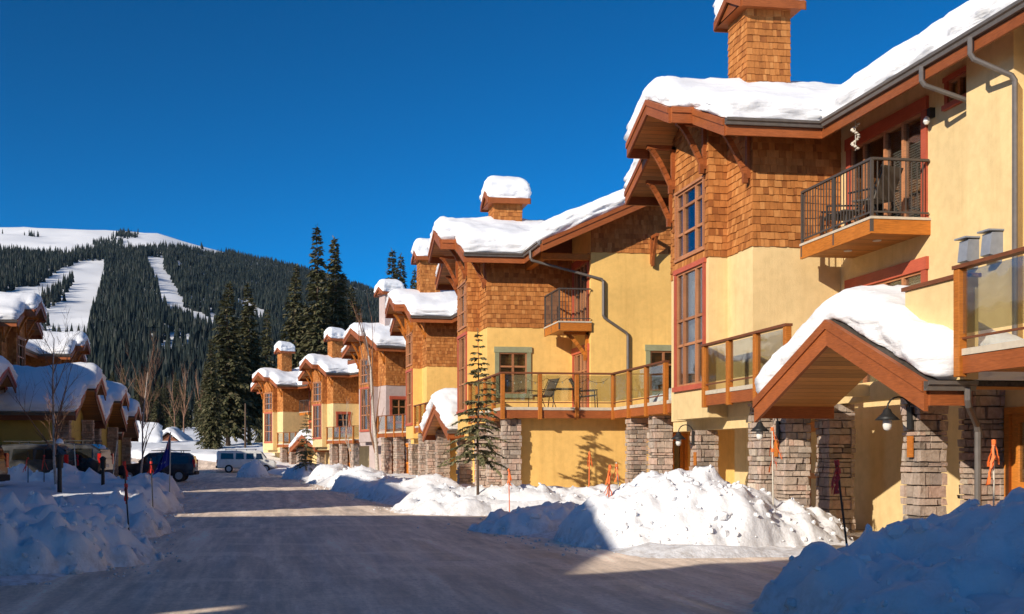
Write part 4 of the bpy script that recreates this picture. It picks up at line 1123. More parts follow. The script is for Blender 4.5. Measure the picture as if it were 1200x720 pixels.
# edge of the forest: single trees on the lower slope
gp = 'conifers along the foot of the mountain'
for i in range(120):
    while True:
        az = rnd.uniform(R(-13.5), R(7)); r_ = rnd.uniform(300, 445); x, y = r_ * math.sin(az), r_ * math.cos(az)
        if noise.noise(V((x * .03, y * .03, 4))) > -.25: break
    h = rnd.uniform(11, 19)
    spruce('conifer', 'dark conifer in the crowd of trees along the foot of the mountain', (x, y, gz(x, y) - .3), SP[i % 3], h / 20 * 1.1, h / 20, rnd.uniform(0, 6), gp)
for i in range(16):  # unseen trees added so the window panes mirror them instead of bright sky
    x, y = -30 + i * 6.5 + rnd.uniform(-2, 2), -75 - rnd.uniform(0, 25)
    spruce('spruce', 'unseen spruce added behind the viewer for the window reflections', (x, y, -.2), SP[i % 3], 1, rnd.uniform(.8, 1.1), rnd.uniform(0, 6), 'unseen spruces added behind the viewer')
n1_ = mk(*spruce_meshes(51, 4.75, .95, 22, 6, 70, .15, .24, .18, .009, .85), NEEDLE2)
spruce('young_spruce', 'young sparse spruce on the snow bank in front of the second house deck', (5.63, 28.7, .3), n1_, 1, 1, .6)
n2_ = mk(*spruce_meshes(52, 4.2, 1.15, 20, 6, 30, .22, .08, .05, .01), NEEDLE2)
spruce('young_spruce', 'small spruce in front of the far house with the red framed window', (2.3, 70.3, .2), n2_, 1, 1, 0)

def bare_tree(name, label, loc, h, seed, spread=.55, levels=4, r0=.05, bark=TWIG, tbark=None, first=.22, nbr=5, thin=.62):
    rs = random.Random(seed); t = MB(); c = MB()
    T = thing(name, label, 'bare tree', loc, 0)
    def grow(p, d, L, r_, lev):
        pts = [p]; dd = d.copy(); n = 4
        for i in range(n):
            dd = (dd + V((rs.uniform(-.12, .12), rs.uniform(-.12, .12), .06))).normalized(); pts.append(pts[-1] + dd * (L / n))
        mbx = t if lev == 0 else c
        mbx.tube(pts, [r_ * (1 - .75 * i / n) for i in range(n + 1)], 5 if lev < 2 else 3, cap=False)
        if lev >= levels: return
        k = nbr + (6 if lev == 0 else 0)
        for q in range(k):
            s = first + (1 - first) * (q + rs.random()) / k if lev == 0 else .15 + .85 * rs.random()
            i = min(n - 1, int(s * n)); f = s * n - i; b = pts[i].lerp(pts[i + 1], f)
            a = rs.uniform(0, 6.28); u = dd.cross(V((math.cos(a), math.sin(a), .2))).normalized()
            nd = (dd * (1 - spread * .45) + u * spread * rs.uniform(.7, 1.2) + V((0, 0, .22))).normalized()
            grow(b, nd, L * rs.uniform(.32, .55) * (1.15 - .5 * s if lev == 0 else 1), max(r_ * (1 - .75 * s) * thin, .0035), lev + 1)
    grow(V((0, 0, -.2)), V((0, 0, 1)), h, r_=r0, lev=0)
    t.build('trunk', tbark or bark, T, smooth=True); c.build('crown', bark, T, recalc=False)
    return T
bare_tree('bare_tree', 'leafless young tree with fine reddish twigs behind the left snow bank', (-5.95, 31.0, .5), 4.6, 1, .62, 3, .05, TWIG, PALEBARK)
bare_tree('bare_tree', 'leafless tree with pale trunk beside the farthest left garage', (-6.1, 51.2, .3), 5.4, 2, .45, 3, .06, TWIG, PALEBARK)
bare_tree('bare_tree', 'thin leafless pale birch standing before the mauve house', (5.8, 57.7, .3), 8.2, 3, .22, 2, .13, TWIG, PALEBARK, .15, 4)
bare_tree('bare_tree', 'slender leaning sapling in front of the far house deck', (4.97, 65.9, .2), 4.0, 4, .3, 2, .04, PALEBARK, PALEBARK, .4, 3)
bare_tree('bare_tree', 'leafless shrub with reddish twigs beside the left cars', (-8.6, 43.2, .3), 3.2, 5, .7, 3, .03, TWIG, TWIG, .1)
for i in range(9):
    bx, by = -33 + i * 3.4 + rnd.uniform(-1, 1), 188 + rnd.uniform(-14, 30)
    bare_tree('bare_tree', 'leafless brownish tree in the thicket at the foot of the dark forest', (bx, by, gz(bx, by) - .1), rnd.uniform(9, 13), 60 + i, .4, 2, .15, TWIG, TWIG)['group'] = 'bare brown thicket at the forest foot'
mb = MB(); mb.tube([(0, 0, -.3), (.02, .05, 5.0)], [.12, .08], 8); o = mb.build('utility_pole', BARK, smooth=True); o.location = (-2.85, 122.5, gz(-2.85, 122.5)); tag(o, 'bare pale pole standing in front of the tall spruces', 'pole')

# ------------------------------------------------------------------ snow banks
def mound(name, label, blobs, seed, res=.12, rough=.15, group='snow banks beside the road', base=-.12, z=0, cat='snow bank', nch=200):
    x0 = min(b[0] - b[2] for b in blobs) - 1.3; x1 = max(b[0] + b[2] for b in blobs) + 1.3
    y0 = min(b[1] - b[3] for b in blobs) - 1.3; y1 = max(b[1] + b[3] for b in blobs) + 1.3
    nx = int((x1 - x0) / res) + 1; ny = int((y1 - y0) / res) + 1
    vs = []; idx = {}; Z = np.zeros((nx, ny))
    sd = seed * 3.17
    for i in range(nx):
        for j in range(ny):
            x, y = x0 + i * res, y0 + j * res
            wx = x + noise.noise(V((x * .6, y * .6, sd))) * .3; wy = y + noise.noise(V((x * .6, y * .6, sd + 9))) * .3
            acc = 0
            for cx, cy, rx, ry, rot, h in blobs:
                dx, dy = wx - cx, wy - cy; c, s = math.cos(rot), math.sin(rot)
                q = (((dx * c + dy * s) / rx) ** 2 + ((-dx * s + dy * c) / ry) ** 2) * (1 + .3 * noise.fractal(V((x * .6, y * .6, sd + cx)), .8, 2.1, 3))
                v = h * (1 - q) ** .5 if q < 1 else -.25 * (q - 1)
                acc = v if acc == 0 and (cx, cy) == blobs[0][:2] else max(acc, v)
            vd = noise.voronoi(V((x * 1.5 + noise.noise(V((x * 2, y * 2, sd))) * .5, y * 1.5, sd)))[0]
            n = noise.fractal(V((x * .9, y * .9, sd)), .8, 2.1, 4) * rough * 1.3 + (noise.turbulence(V((x * 1.7, y * 1.7, sd + 1)), 3, True) - .45) * rough * .9 + (min(.55, vd[1] - vd[0]) - .25) * rough * 1.1 + abs(noise.noise(V((x * 2.1, y * 2.1, sd + 3)))) * rough * .5 + noise.fractal(V((x * 4.5, y * 4.5, sd)), .7, 2.2, 4) * rough * .42
            for sq, am in ((1.7, .3), (3.6, .42), (7.5, .3)):
                pt = noise.voronoi(V((x * sq + noise.noise(V((x * 1.9, y * 1.9, sd + 7))) * .7, y * sq + noise.noise(V((x * 1.9, y * 1.9, sd + 8))) * .7, sd)))[1][0]
                n += (noise.cell(pt * 9.7) - .5) * rough * am * 1.3
            n += (noise.turbulence(V((x * 4.2, y * 4.2, sd + 4)), 4, False) - .5) * rough * .55
            k = min(1, max(0, (acc + .1) / .35))
            Z[i, j] = acc + n * k if acc > -.2 else -.5
    # soften
    for _ in range(1):
        Zp = np.pad(Z, 1, mode='edge'); Z = .5 * Z + .125 * (Zp[2:, 1:-1] + Zp[:-2, 1:-1] + Zp[1:-1, 2:] + Zp[1:-1, :-2])
    keep = Z > base
    k2 = np.zeros((nx - 1, ny - 1), bool); k2 = keep[:-1, :-1] | keep[1:, :-1] | keep[:-1, 1:] | keep[1:, 1:]
    fs = []
    def vid(i, j):
        if (i, j) not in idx: idx[(i, j)] = len(vs); vs.append((x0 + i * res - cx0, y0 + j * res - cy0, max(Z[i, j], -.3)))
        return idx[(i, j)]
    cx0, cy0 = (x0 + x1) / 2, (y0 + y1) / 2
    for i in range(nx - 1):
        for j in range(ny - 1):
            if k2[i, j]: fs.append((vid(i, j), vid(i + 1, j), vid(i + 1, j + 1), vid(i, j + 1)))
    me = bpy.data.meshes.new(name); me.from_pydata(vs, [], fs); me.polygons.foreach_set('use_smooth', [True] * len(fs)); me.materials.append(SNOWB); me.update()
    o = bpy.data.objects.new(name, me); COL.objects.link(o); o.location = (cx0, cy0, z); tag(o, label, cat, group)
    if nch:
        rs = random.Random(seed + 70); m = MB(); tot = 0; nv = len(vs)
        ico = [(0, 0, 1), (.89, 0, .45), (.28, .85, .45), (-.72, .53, .45), (-.72, -.53, .45), (.28, -.85, .45), (.72, .53, -.45), (-.28, .85, -.45), (-.89, 0, -.45), (-.28, -.85, -.45), (.72, -.53, -.45), (0, 0, -1)]
        icf = [(0, 1, 2), (0, 2, 3), (0, 3, 4), (0, 4, 5), (0, 5, 1), (1, 6, 2), (2, 7, 3), (3, 8, 4), (4, 9, 5), (5, 10, 1), (6, 7, 2), (7, 8, 3), (8, 9, 4), (9, 10, 5), (10, 6, 1), (6, 11, 7), (7, 11, 8), (8, 11, 9), (9, 11, 10), (10, 11, 6)]
        while tot < nch:
            p = vs[rs.randrange(nv)]
            if p[2] < -.04 or (p[2] > .45 and rs.random() < .55) or noise.noise(V((p[0] * .9, p[1] * .9, sd + 2))) < rs.uniform(-.5, .3): continue
            r_ = min(.12, .018 + rs.expovariate(40)); i0 = len(m.v); q = Matrix.Rotation(rs.uniform(0, 6.3), 3, V((rs.uniform(-1, 1), rs.uniform(-1, 1), rs.uniform(-1, 1))).normalized())
            sx_, sy_, sz_ = rs.uniform(.7, 1.3), rs.uniform(.6, 1.1), rs.uniform(.5, .9)
            for a in ico:
                d = q @ V((a[0] * sx_, a[1] * sy_, a[2] * sz_)) * r_ * rs.uniform(.78, 1.15); m.v.append(V(p) + d + V((rs.uniform(-.0, .0), 0, r_ * .15)))
            m.f += [tuple(i0 + k for k in f) for f in icf]; tot += 1
        c = m.build('snow_chunks', SNOWB, o, recalc=False); c['kind'] = 'stuff'
    return o
mound('snow_bank', 'large blue shaded snow pile at the bottom right corner', [(8.4, 9.7, 2.9, 2.2, 0, 1.35), (6.7, 10.0, 1.7, 1.5, 0, .8), (6.0, 9.3, 1.0, 1.3, 0, .5), (10.5, 9, 3, 2.6, 0, 1.3)], 1, .085, .15, nch=520)
mound('snow_bank', 'big sunlit snow pile in front of the nearest porch', [(7.6, 19, 1.8, 2.1, 0, 1.36), (8.8, 18.6, 1.6, 1.5, 0, .95), (6.5, 18.6, 1.35, 1.6, 0, 1.0), (7.1, 18.1, 1.8, 1.2, 0, .9)], 2, .075, .125, nch=420)
mound('snow_bank', 'snow bank with a dark shaded face left of the big sunlit pile', [(7.3, 22.8, 2.4, 1.7, .1, .72), (9.0, 22.9, 2.0, 1.8, 0, .85), (5.6, 22.0, 1.5, 1.4, 0, .62)], 3, .085)
mound('snow_bank', 'low sunlit snow bank around the young spruce', [(5.4, 30, 2.0, 2.6, 0, .72), (7.4, 29.2, 2.6, 1.7, 0, .8), (9, 29.4, 1.6, 1.5, 0, .9)], 4, .12)
mound('snow_bank', 'sunlit snow bank in front of the third house porch', [(4.7, 39, 1.5, 4.5, 0, .85), (5.6, 37, 1.6, 2, 0, .95)], 5, .16)
mound('snow_bank', 'sunlit snow bank at the foot of the birch', [(4.2, 47.5, 1.4, 2.6, 0, 1.0), (4.6, 53.5, 1.7, 2.7, 0, 1.1)], 6, .2)
mound('snow_bank', 'sunlit snow heap before the mauve house, dark on its left end', [(3.6, 60.5, 1.5, 2.5, 0, 1.15)], 7, .2)
mound('snow_bank', 'far sunlit snow heap below the small pointed porch', [(2.6, 71.5, 1.7, 3.5, .1, 1.15)], 8, .22)
mound('snow_bank', 'rounded blue shaded snow heap in front of the white van', [(-1.2, 77, 1.15, 1.4, 0, 1.2)], 9, .15)
mound('snow_bank', 'large blue shaded snow pile at the lower left edge', [(-4.3, 16, 2.3, 1.7, 0, 1.05), (-2.9, 16.3, 1.35, 1.25, 0, .82), (-6.5, 16.4, 2.6, 1.8, 0, 1.1)], 10, .085, .23, nch=520)
mound('snow_bank', 'shaded snow lump along the road behind the lower left pile', [(-3.4, 21.8, 1.3, 1.5, 0, .85), (-4.4, 22.3, 1.6, 1.3, 0, .7)], 11, .1, .23)
mound('snow_bank', 'shaded snow bank left of the road below the blue flag', [(-3.7, 30.5, 1.2, 2.0, 0, 1.0), (-5.3, 31.4, 1.9, 1.6, 0, .8), (-3.6, 27, .9, 1.1, 0, .7)], 12, .12, .23)
mound('snow_bank', 'shaded snow bank in front of the parked dark cars', [(-6.9, 40.4, 2.6, 1.3, .1, 1.15), (-4.6, 40, 1.4, 2, 0, 1.0), (-10, 41, 2.6, 1.2, 0, 1.2)], 13, .14, .23)
mound('deck_snow', 'shovelled snow heap on the corner of the second house deck', [(.0, 0, .62, 1.5, 0, .5), (.1, 1.0, .6, .9, 0, .35)], 14, .07, .1, None, cat='snow heap', nch=0).location = (11.25, 29.0, 3.0)
mound('snow_bank', 'far snow mound beyond the road next to the snow covered huts', [(-12, 112, 4, 3, 0, 1.6)], 15, .3, z=.8, nch=0)

def chunks():
    rs = random.Random(5); m = MB()
    for k in range(1300):
        y = 5 + 60 * rs.random() ** 1.6; side = rs.random() < .5
        x = (xl(y) + rs.gauss(.1, .35)) if side else (min(xr(y), 6) + rs.gauss(-.1, .35)); r_ = min(.055, .01 + rs.expovariate(75))
        if not side and y < 16.5: continue
        i0 = len(m.v); n = 6
        for zz, q in ((-.3, .9), (.45, 1.0), (.95, .5)):
            for j in range(n):
                a = 2 * math.pi * j / n + zz; k2 = q * rs.uniform(.7, 1.2); m.v.append(V((x + r_ * k2 * math.cos(a), y + r_ * k2 * math.sin(a), g0(y) + r_ * zz)))
        for l in range(2):
            for j in range(n): m.f.append((i0 + l * n + j, i0 + l * n + (j + 1) % n, i0 + (l + 1) * n + (j + 1) % n, i0 + (l + 1) * n + j))
        m.f.append(tuple(i0 + 2 * n + j for j in range(n)))
    o = m.build('snow_crumbs', SNOWB, smooth=True); tag(o, 'loose snow crumbs scattered along the foot of the road banks', 'snow crumbs', kind='stuff')
chunks()

# ------------------------------------------------------------------ vehicles
def m_paint(name, col, rough=.25):
    m, nt, b, o = nmat(name)
    n = noisen(nt, coords(nt), 2.5, 5); c = ramp(nt, [(.4, col), (.75, tuple(x * .7 + .06 for x in col))], n.outputs[0])
    nt.links.new(c.outputs[0], b.inputs['Base Color']); b.inputs['Roughness'].default_value = rough; b.inputs['Coat Weight'].default_value = .4
    return m
PBLACK = m_paint('black_paint', (.012, .012, .014)); PNAVY = m_paint('navy_paint', (.012, .017, .035)); PGREY = m_paint('dark_grey_paint', (.03, .031, .034))
PWHITE = m_paint('van_white', (.66, .66, .63), .35)
TYRE = m_plain('tyre_rubber', (.02, .02, .02), .85); RIM = m_plain('rim_alloy', (.45, .45, .46), .35, .8)
REDL = m_plain('red_lens', (.55, .015, .012), .2); CLEARL = m_plain('clear_lens', (.7, .72, .75), .15); CGLASS = m_plain('car_glass', (.015, .018, .02), .06, 0, .8); YPLATE = m_plain('yellow_plate', (.6, .45, .05), .5)
def loft(mb, secs):
    """secs: list of rings (same count) of points"""
    n = len(secs[0]); i0 = len(mb.v)
    for s in secs: mb.v += [V(p) for p in s]
    for k in range(len(secs) - 1):
        for j in range(n):
            mb.f.append((i0 + k * n + j, i0 + k * n + (j + 1) % n, i0 + (k + 1) * n + (j + 1) % n, i0 + (k + 1) * n + j))
    mb.f.append(tuple(i0 + j for j in range(n - 1, -1, -1))); mb.f.append(tuple(i0 + (len(secs) - 1) * n + j for j in range(n)))
def vehicle(label, loc, rz, paint, kind='suv', cat='car', group=None):
    T = thing('parked_' + ('van' if kind == 'van' else 'car'), label, cat, loc, rz, group)
    if kind == 'van':
        L, Wd = 5.2, 1.95; st = [(-2.6, .55, 1.78, .9), (-2.5, .38, 1.93, .97), (-1.2, .36, 1.97, .975), (.9, .36, 1.97, .975), (1.25, .36, 1.9, .97), (1.75, .37, 1.25, .96), (2.4, .4, 1.1, .93), (2.6, .5, .9, .85)]
        wheels = (-1.55, 1.65); wr = .36
        wins = [(-2.25, -1.15, 1.2, 1.72), (-.95, -.25, 1.2, 1.72), (-.05, .6, 1.2, 1.72), (.8, 1.4, 1.18, 1.7)]
    else:
        L, Wd = 4.6, 1.85; st = [(-2.3, .55, 1.05, .84), (-2.22, .4, 1.45, .9), (-1.85, .36, 1.68, .92), (-.6, .36, 1.74, .925), (.25, .36, 1.68, .925), (.95, .36, 1.1, .92), (1.9, .38, .98, .9), (2.25, .45, .8, .8), (2.3, .5, .7, .74)]
        wheels = (-1.4, 1.42); wr = .36
        wins = [(-1.95, -1.1, 1.12, 1.5), (-1.0, -.2, 1.1, 1.52), (-.1, .62, 1.08, 1.46)]
    mb = MB(); secs = []
    for x, zb_, zt_, hw in st:
        zs = zb_ + (min(zt_, 1.05) - zb_) * .55; sh = min(zt_, 1.05); top = hw * (.80 if zt_ > 1.2 else .9)
        if kind == 'van': top = hw * (.88 if zt_ > 1.3 else .92)
        secs.append([(x, -hw * .9, zb_), (x, -hw, zb_ + .12), (x, -hw, zs), (x, -hw * .98, sh - .03), (x, -top, zt_ - .06), (x, -top * .82, zt_), (x, top * .82, zt_), (x, top, zt_ - .06), (x, hw * .98, sh - .03), (x, hw, zs), (x, hw, zb_ + .12), (x, hw * .9, zb_)])
    loft(mb, secs); mb.build('body', paint, T, smooth=False, bevel=.03)
    hwm = .97 if kind == 'van' else .92; tp = .88 if kind == 'van' else .80; zt0 = 1.97 if kind == 'van' else 1.72
    def side(z): return hwm * (.98 - (.98 - tp) * (z - 1.02) / (zt0 - .06 - 1.02)) + .012
    for s in (-1, 1):
        for a, b, c, d in wins:
            k = .14 if (a, b) == wins[-1][:2] else .02
            m = MB(); m.prism([(a, s * side(c), c), (b + .02, s * side(c), c), (b - k, s * side(d), d), (a + .03, s * side(d), d)], (0, -s * .03, 0)); m.build('side_window', CGLASS, T)
        m = MB(); m.box(*sorted((wins[-1][1] + .05, wins[-1][1] + .2)), *sorted((s * (hwm + .02), s * (hwm + .2))), 1.08, 1.26); m.build('wing_mirror', paint, T, bevel=.02)
        m = MB(); m.box(-L / 2 - .015, -L / 2 + .12, *sorted((s * (hwm - .2), s * (hwm - .04))), .85, 1.3 if kind != 'van' else 1.15); m.build('tail_light', REDL, T)
        m = MB(); m.box(L / 2 - .2, L / 2 + .005, *sorted((s * (hwm - .35), s * (hwm - .12))), .66, .82); m.build('headlight', CLEARL, T)
        for wx in wheels:
            y = s * (hwm - .1)
            m = MB(); m.tube([(wx, y - .11, wr), (wx, y + .11, wr)], wr, 20); w = m.build('wheel', TYRE, T)
            m = MB(); m.tube([(wx, y + s * .09, wr), (wx, y + s * .118, wr)], wr * .6, 12); m.build('rim', RIM, w)
    m = MB()
    if kind == 'van': m.hexa(((1.3, -.8, 1.86), (1.72, -.88, 1.3), (1.72, .88, 1.3), (1.3, .8, 1.86), (1.33, -.8, 1.88), (1.76, -.88, 1.32), (1.76, .88, 1.32), (1.33, .8, 1.88)))
    else: m.hexa(((.3, -.68, 1.64), (.9, -.8, 1.16), (.9, .8, 1.16), (.3, .68, 1.64), (.33, -.68, 1.68), (.94, -.8, 1.18), (.94, .8, 1.18), (.33, .68, 1.68)))
    m.build('windscreen', CGLASS, T)
    m = MB(); zz = (1.25, 1.75) if kind == 'van' else (1.12, 1.5)
    m.hexa(((-L / 2 - .01, -.7, zz[0]), (-L / 2 + .1, -.7, zz[0]), (-L / 2 + .1, .7, zz[0]), (-L / 2 - .01, .7, zz[0]), (-L / 2 + .1, -.66, zz[1]), (-L / 2 + .2, -.66, zz[1]), (-L / 2 + .2, .66, zz[1]), (-L / 2 + .1, .66, zz[1])))
    m.build('rear_window', CGLASS, T)
    m = MB(); m.box(-L / 2 - .08, -L / 2 + .2, -hwm * .93, hwm * .93, .42, .62); m.build('bumper', TYRE, T, bevel=.03)
    m = MB(); m.box(-L / 2 - .02, -L / 2 + .02, -.26, .26, .72, .86); m.build('number_plate', YPLATE if 'yellow' in label else POLEW, T)
    m = MB()
    for s in (-1, 1): m.beam((-1.9, s * .62, zt0 + .1), (.2 if kind != 'van' else .9, s * .62, zt0 + .1), .04, .04)
    for x in ((-1.5, -.4) if kind != 'van' else (-1.8, -.9, 0, .8)):
        m.beam((x, -.64, zt0 + .1), (x, .64, zt0 + .1), .04, .03)
        for s in (-1, 1): m.beam((x, s * .62, zt0 - .03), (x, s * .62, zt0 + .1), .04, .04, (1, 0, 0))
    m.build('roof_rack', BLACK, T)
    return T
CG = 'dark cars parked on the left'
vehicle('dark parked car at the left, behind the leafless shrub, cut by the bank', (-10.1, 44.0, .3), R(176), PGREY, group=CG)
vehicle('dark parked car with red tail light, right behind the leafless young tree', (-9.0, 45.9, .35), R(171), PBLACK, group=CG)
vehicle('dark car with red rear beside the road, behind the blue flag', (-6.6, 63.6, .02), R(178), PNAVY, group=CG)
vehicle('dark car whose rear with a yellow plate pokes in at the left edge', (-10.75, 35.2, .35), R(165), PBLACK, group=CG)
vehicle('white van with roof rack parked sideways at the end of the street', (-2.1, 95.5, 0), R(2), PWHITE, 'van', 'van')

# ------------------------------------------------------------------ huts in the snow field
def hut(label, loc, rz, w, l, h, seed):
    T = thing('hut', label, 'hut', loc, rz, 'snow covered huts beyond the road')
    mb = MB(); mb.box(-w * .42, w * .42, -l * .45, l * .45, -.5, h * .35)
    for s in (-1, 1): mb.poly([(-w * .42, s * l * .45, h * .35), (w * .42, s * l * .45, h * .35), (0, s * l * .45, h * .92)])
    mb.build('wall', WOODD, T)
    mb = MB()
    for s in (-1, 1): mb.prism([V(p) for p in ((s * w * .55, -l / 2, h * .2), (0, -l / 2, h), (0, l / 2, h), (s * w * .55, l / 2, h * .2))], (0, 0, .08))
    mb.build('roof', ROOF, T)
    mb = MB(); mb.box(-.4, .4, -l * .45 - .05, -l * .45 - .003, -.3, 1.5); mb.build('door', WOODD, T)
    snow_slab('hut_snow', 'deep snow over the ' + label.split(' hut')[0] + ' hut', 'snow over the huts', [(-w * .55, w * .55, -l / 2, l / 2)], lambda u, v: h - abs(u) / (w * .55) * h * .8 + .08, 1.0, seed, loc, rz, h=.3, rad=.9, amp=.2, over=.35)
hut('left snow buried hut beyond the road', (-18.3, 152, gz(-18.3, 152) - 1.3), R(96), 6.2, 6, 3.2, 31)
hut('right snow buried hut beyond the road', (-14.6, 163, gz(-14.6, 163) - 1.9), R(-8), 5.6, 5.5, 3.0, 32)

# ------------------------------------------------------------------ stakes, ribbons, posts, flag
def stake(label, base, top, ribs, pole=BLACK, tape=REDTAPE, r=.012, seed=0, group='snow marker stakes'):
    b = V(base); t = V(top) - b; rs = random.Random(seed)
    T = thing('marker_stake', label, 'marker stake', base, 0, group)
    mb = MB(); mb.tube([(0, 0, -.25), t], r, 6); mb.build('stake', pole, T)
    for f, ln in ribs:
        p = t * f; m = MB()
        for k in range(3):
            a = rs.uniform(0, 6.28); d = V((math.cos(a) * .3, math.sin(a) * .3, -1)).normalized(); w = V((-math.sin(a), math.cos(a), .2)) * .014
            q = p.copy(); pts = [q]
            for i in range(5):
                d2 = (d + V((rs.uniform(-.28, .28), rs.uniform(-.2, .2), rs.uniform(-.2, .2)))).normalized(); q = q + d2 * ln * rs.uniform(.7, 1.2) / 5; pts.append(q)
            for i in range(5):
                w1 = w * (1 + .4 * math.sin(i * 2 + k)); n = V((0.004, .004, 0))
                m.hexa((pts[i] - w1, pts[i] + w1, pts[i + 1] + w1, pts[i + 1] - w1, pts[i] - w1 + n, pts[i] + w1 + n, pts[i + 1] + w1 + n, pts[i + 1] - w1 + n))
        m.tube([p - t.normalized() * .03, p + t.normalized() * .03], r + .016, 8)
        m.build('ribbon', tape, T)
    return T
stake('dark leaning stake with red ribbons on the near right shaded pile', (6.35, 11.07, .6), (6.2, 11.07, 1.53), [(.98, .3), (.88, .28)], BLACK, REDTAPE, .012, 1)
stake('thin stake with long orange ribbon in front of the left porch column', (8.88, 18.0, .7), (8.86, 18.0, 2.1), [(.97, .55), (.7, .4)], POLEW, ORTAPE, .012, 2)
stake('stake with orange ribbons beside the wooden door at the right edge', (9.42, 12.9, 1.0), (9.42, 12.9, 1.8), [(.96, .35), (.7, .4)], POLEW, ORTAPE, .012, 3)
stake('tan stake with orange ribbons on the left end of the big sunlit pile', (6.11, 18.87, .5), (6.16, 18.87, 1.42), [(.95, .35), (.8, .45)], ORTAPE, ORTAPE, .014, 4)
stake('thin dark stake just right of the tan ribboned one', (6.85, 20.3, .7), (6.75, 20.3, 1.45), [(.92, .35)], POLEW, ORTAPE, .012, 5)
stake('thin ribboned stake on the bank right of the young spruce', (6.0, 26.45, .4), (5.98, 26.45, 1.25), [(.95, .3), (.75, .25)], ORTAPE, ORTAPE, .013, 6)
stake('short orange ribboned stake against the yellow garage wall', (8.88, 29.1, .7), (8.9, 29.1, 1.7), [(.93, .4)], ORTAPE, ORTAPE, .016, 7)
stake('dark stake with two red ribbons on the nearest left bank', (-2.36, 18.46, .4), (-2.45, 18.46, 1.5), [(.96, .3), (.62, .32)], BLACK, REDTAPE, .014, 8)
stake('stake with a red ribbon left of the blue flag', (-2.95, 27.6, .5), (-3.0, 27.6, 1.5), [(.9, .32)], BLACK, REDTAPE, .016, 9)
stake('left one of two red ribboned stakes at the far left bank', (-8.1, 37.3, .6), (-8.1, 37.3, 1.7), [(.8, .5)], BLACK, REDTAPE, .016, 10)
stake('right one of two red ribboned stakes at the far left bank', (-7.6, 37.4, .6), (-7.6, 37.4, 1.8), [(.8, .5)], BLACK, REDTAPE, .016, 11)
stake('bare pale stake leaning before the dark car', (-7.2, 41.3, .6), (-7.3, 41.3, 2.0), [], POLEW, REDTAPE, .02, 12)
stake('bare pale stake between the cars and the small lamp post', (-5.9, 41.1, .6), (-5.7, 41.1, 2.1), [], POLEW, REDTAPE, .02, 13)
def post(label, loc, h):
    T = thing('path_light', label, 'path light', loc, 0, 'short path lights on the left bank')
    mb = MB(); mb.lathe((0, 0, -.3), [(.06, 0), (.055, h), (.09, h + .02), (.09, h + .28), (.11, h + .3), (.11, h + .34), (.02, h + .4)], 12); mb.build('post', BLACK, T)
    mb = MB(); mb.lathe((0, 0, h + .33), [(.1, 0), (.1, .04), (.07, .1), (.01, .13)], 12); o = mb.build('snow_cap', SNOWR, T, smooth=True)
post('short black path light with a round snow cap at the leafless tree', (-5.29, 27.9, .55), 1.0)
post('slim black path light with snow cap right of the leafless tree', (-5.3, 35, .7), .75)

T = thing('flag', 'dark blue drooping flag with white stars on a pole above the left bank', 'flag', (-3.1, 33.7, .5), 0)
mb = MB(); mb.tube([(0, 0, -.3), (.03, 0, 1.8)], .018, 8); mb.build('pole', POLEW, T)
FB = m_plain('flag_blue', (.02, .035, .30), .8); FW = m_plain('flag_white', (.7, .7, .72), .8); FR_ = m_plain('flag_red', (.5, .02, .03), .8)
def fpt(s, t): # cloth folds: s 0..1 away from the pole, t 0..1 down
    x = .02 - .52 * s * (.3 + .7 * t) ; y = .09 * math.sin(s * 9 + t * 2) * s + .05 * math.sin(s * 17)
    return V((x, y, 1.76 - .95 * t - .55 * s * (1 - .35 * t)))
def cloth(name, mat, s0, s1, t0, t1, off, ns=14, ntt=10):
    m = MB()
    def P(a, b, k): return fpt(a, b) + V((0, k, 0))
    for i in range(ns):
        for j in range(ntt):
            a, b = s0 + (s1 - s0) * i / ns, s0 + (s1 - s0) * (i + 1) / ns; c, d = t0 + (t1 - t0) * j / ntt, t0 + (t1 - t0) * (j + 1) / ntt
            m.hexa((P(a, c, off), P(b, c, off), P(b, d, off), P(a, d, off), P(a, c, off + .003), P(b, c, off + .003), P(b, d, off + .003), P(a, d, off + .003)))
    return m
cl = cloth('cloth', FB, 0, 1, 0, 1, 0).build('cloth', FB, T)
for s, t, q in ((.75, .35, .06), (.82, .6, .055), (.62, .72, .05), (.9, .78, .05), (.35, .8, .075)):
    m = MB(); pts = []
    for k in range(14):
        a = math.pi * 2 * k / 14; r_ = q * (1 if k % 2 == 0 else .45); pts.append(fpt(s + math.cos(a) * r_ * .9, t + math.sin(a) * r_ * .7) + V((0, -.006, 0)))
    m.prism(pts, (0, .003, 0)); m.build('star', FW, cl)
cloth('c', FW, .05, .48, .02, .12, -.004, 6, 2).build('white_stripe', FW, cl); cloth('c', FR_, .05, .48, .05, .085, -.007, 6, 1).build('red_stripe', FR_, cl)
cloth('c', FW, .2, .3, .0, .4, -.004, 2, 5).build('white_stripe', FW, cl); cloth('c', FR_, .23, .27, .0, .4, -.007, 1, 5).build('red_stripe', FR_, cl)

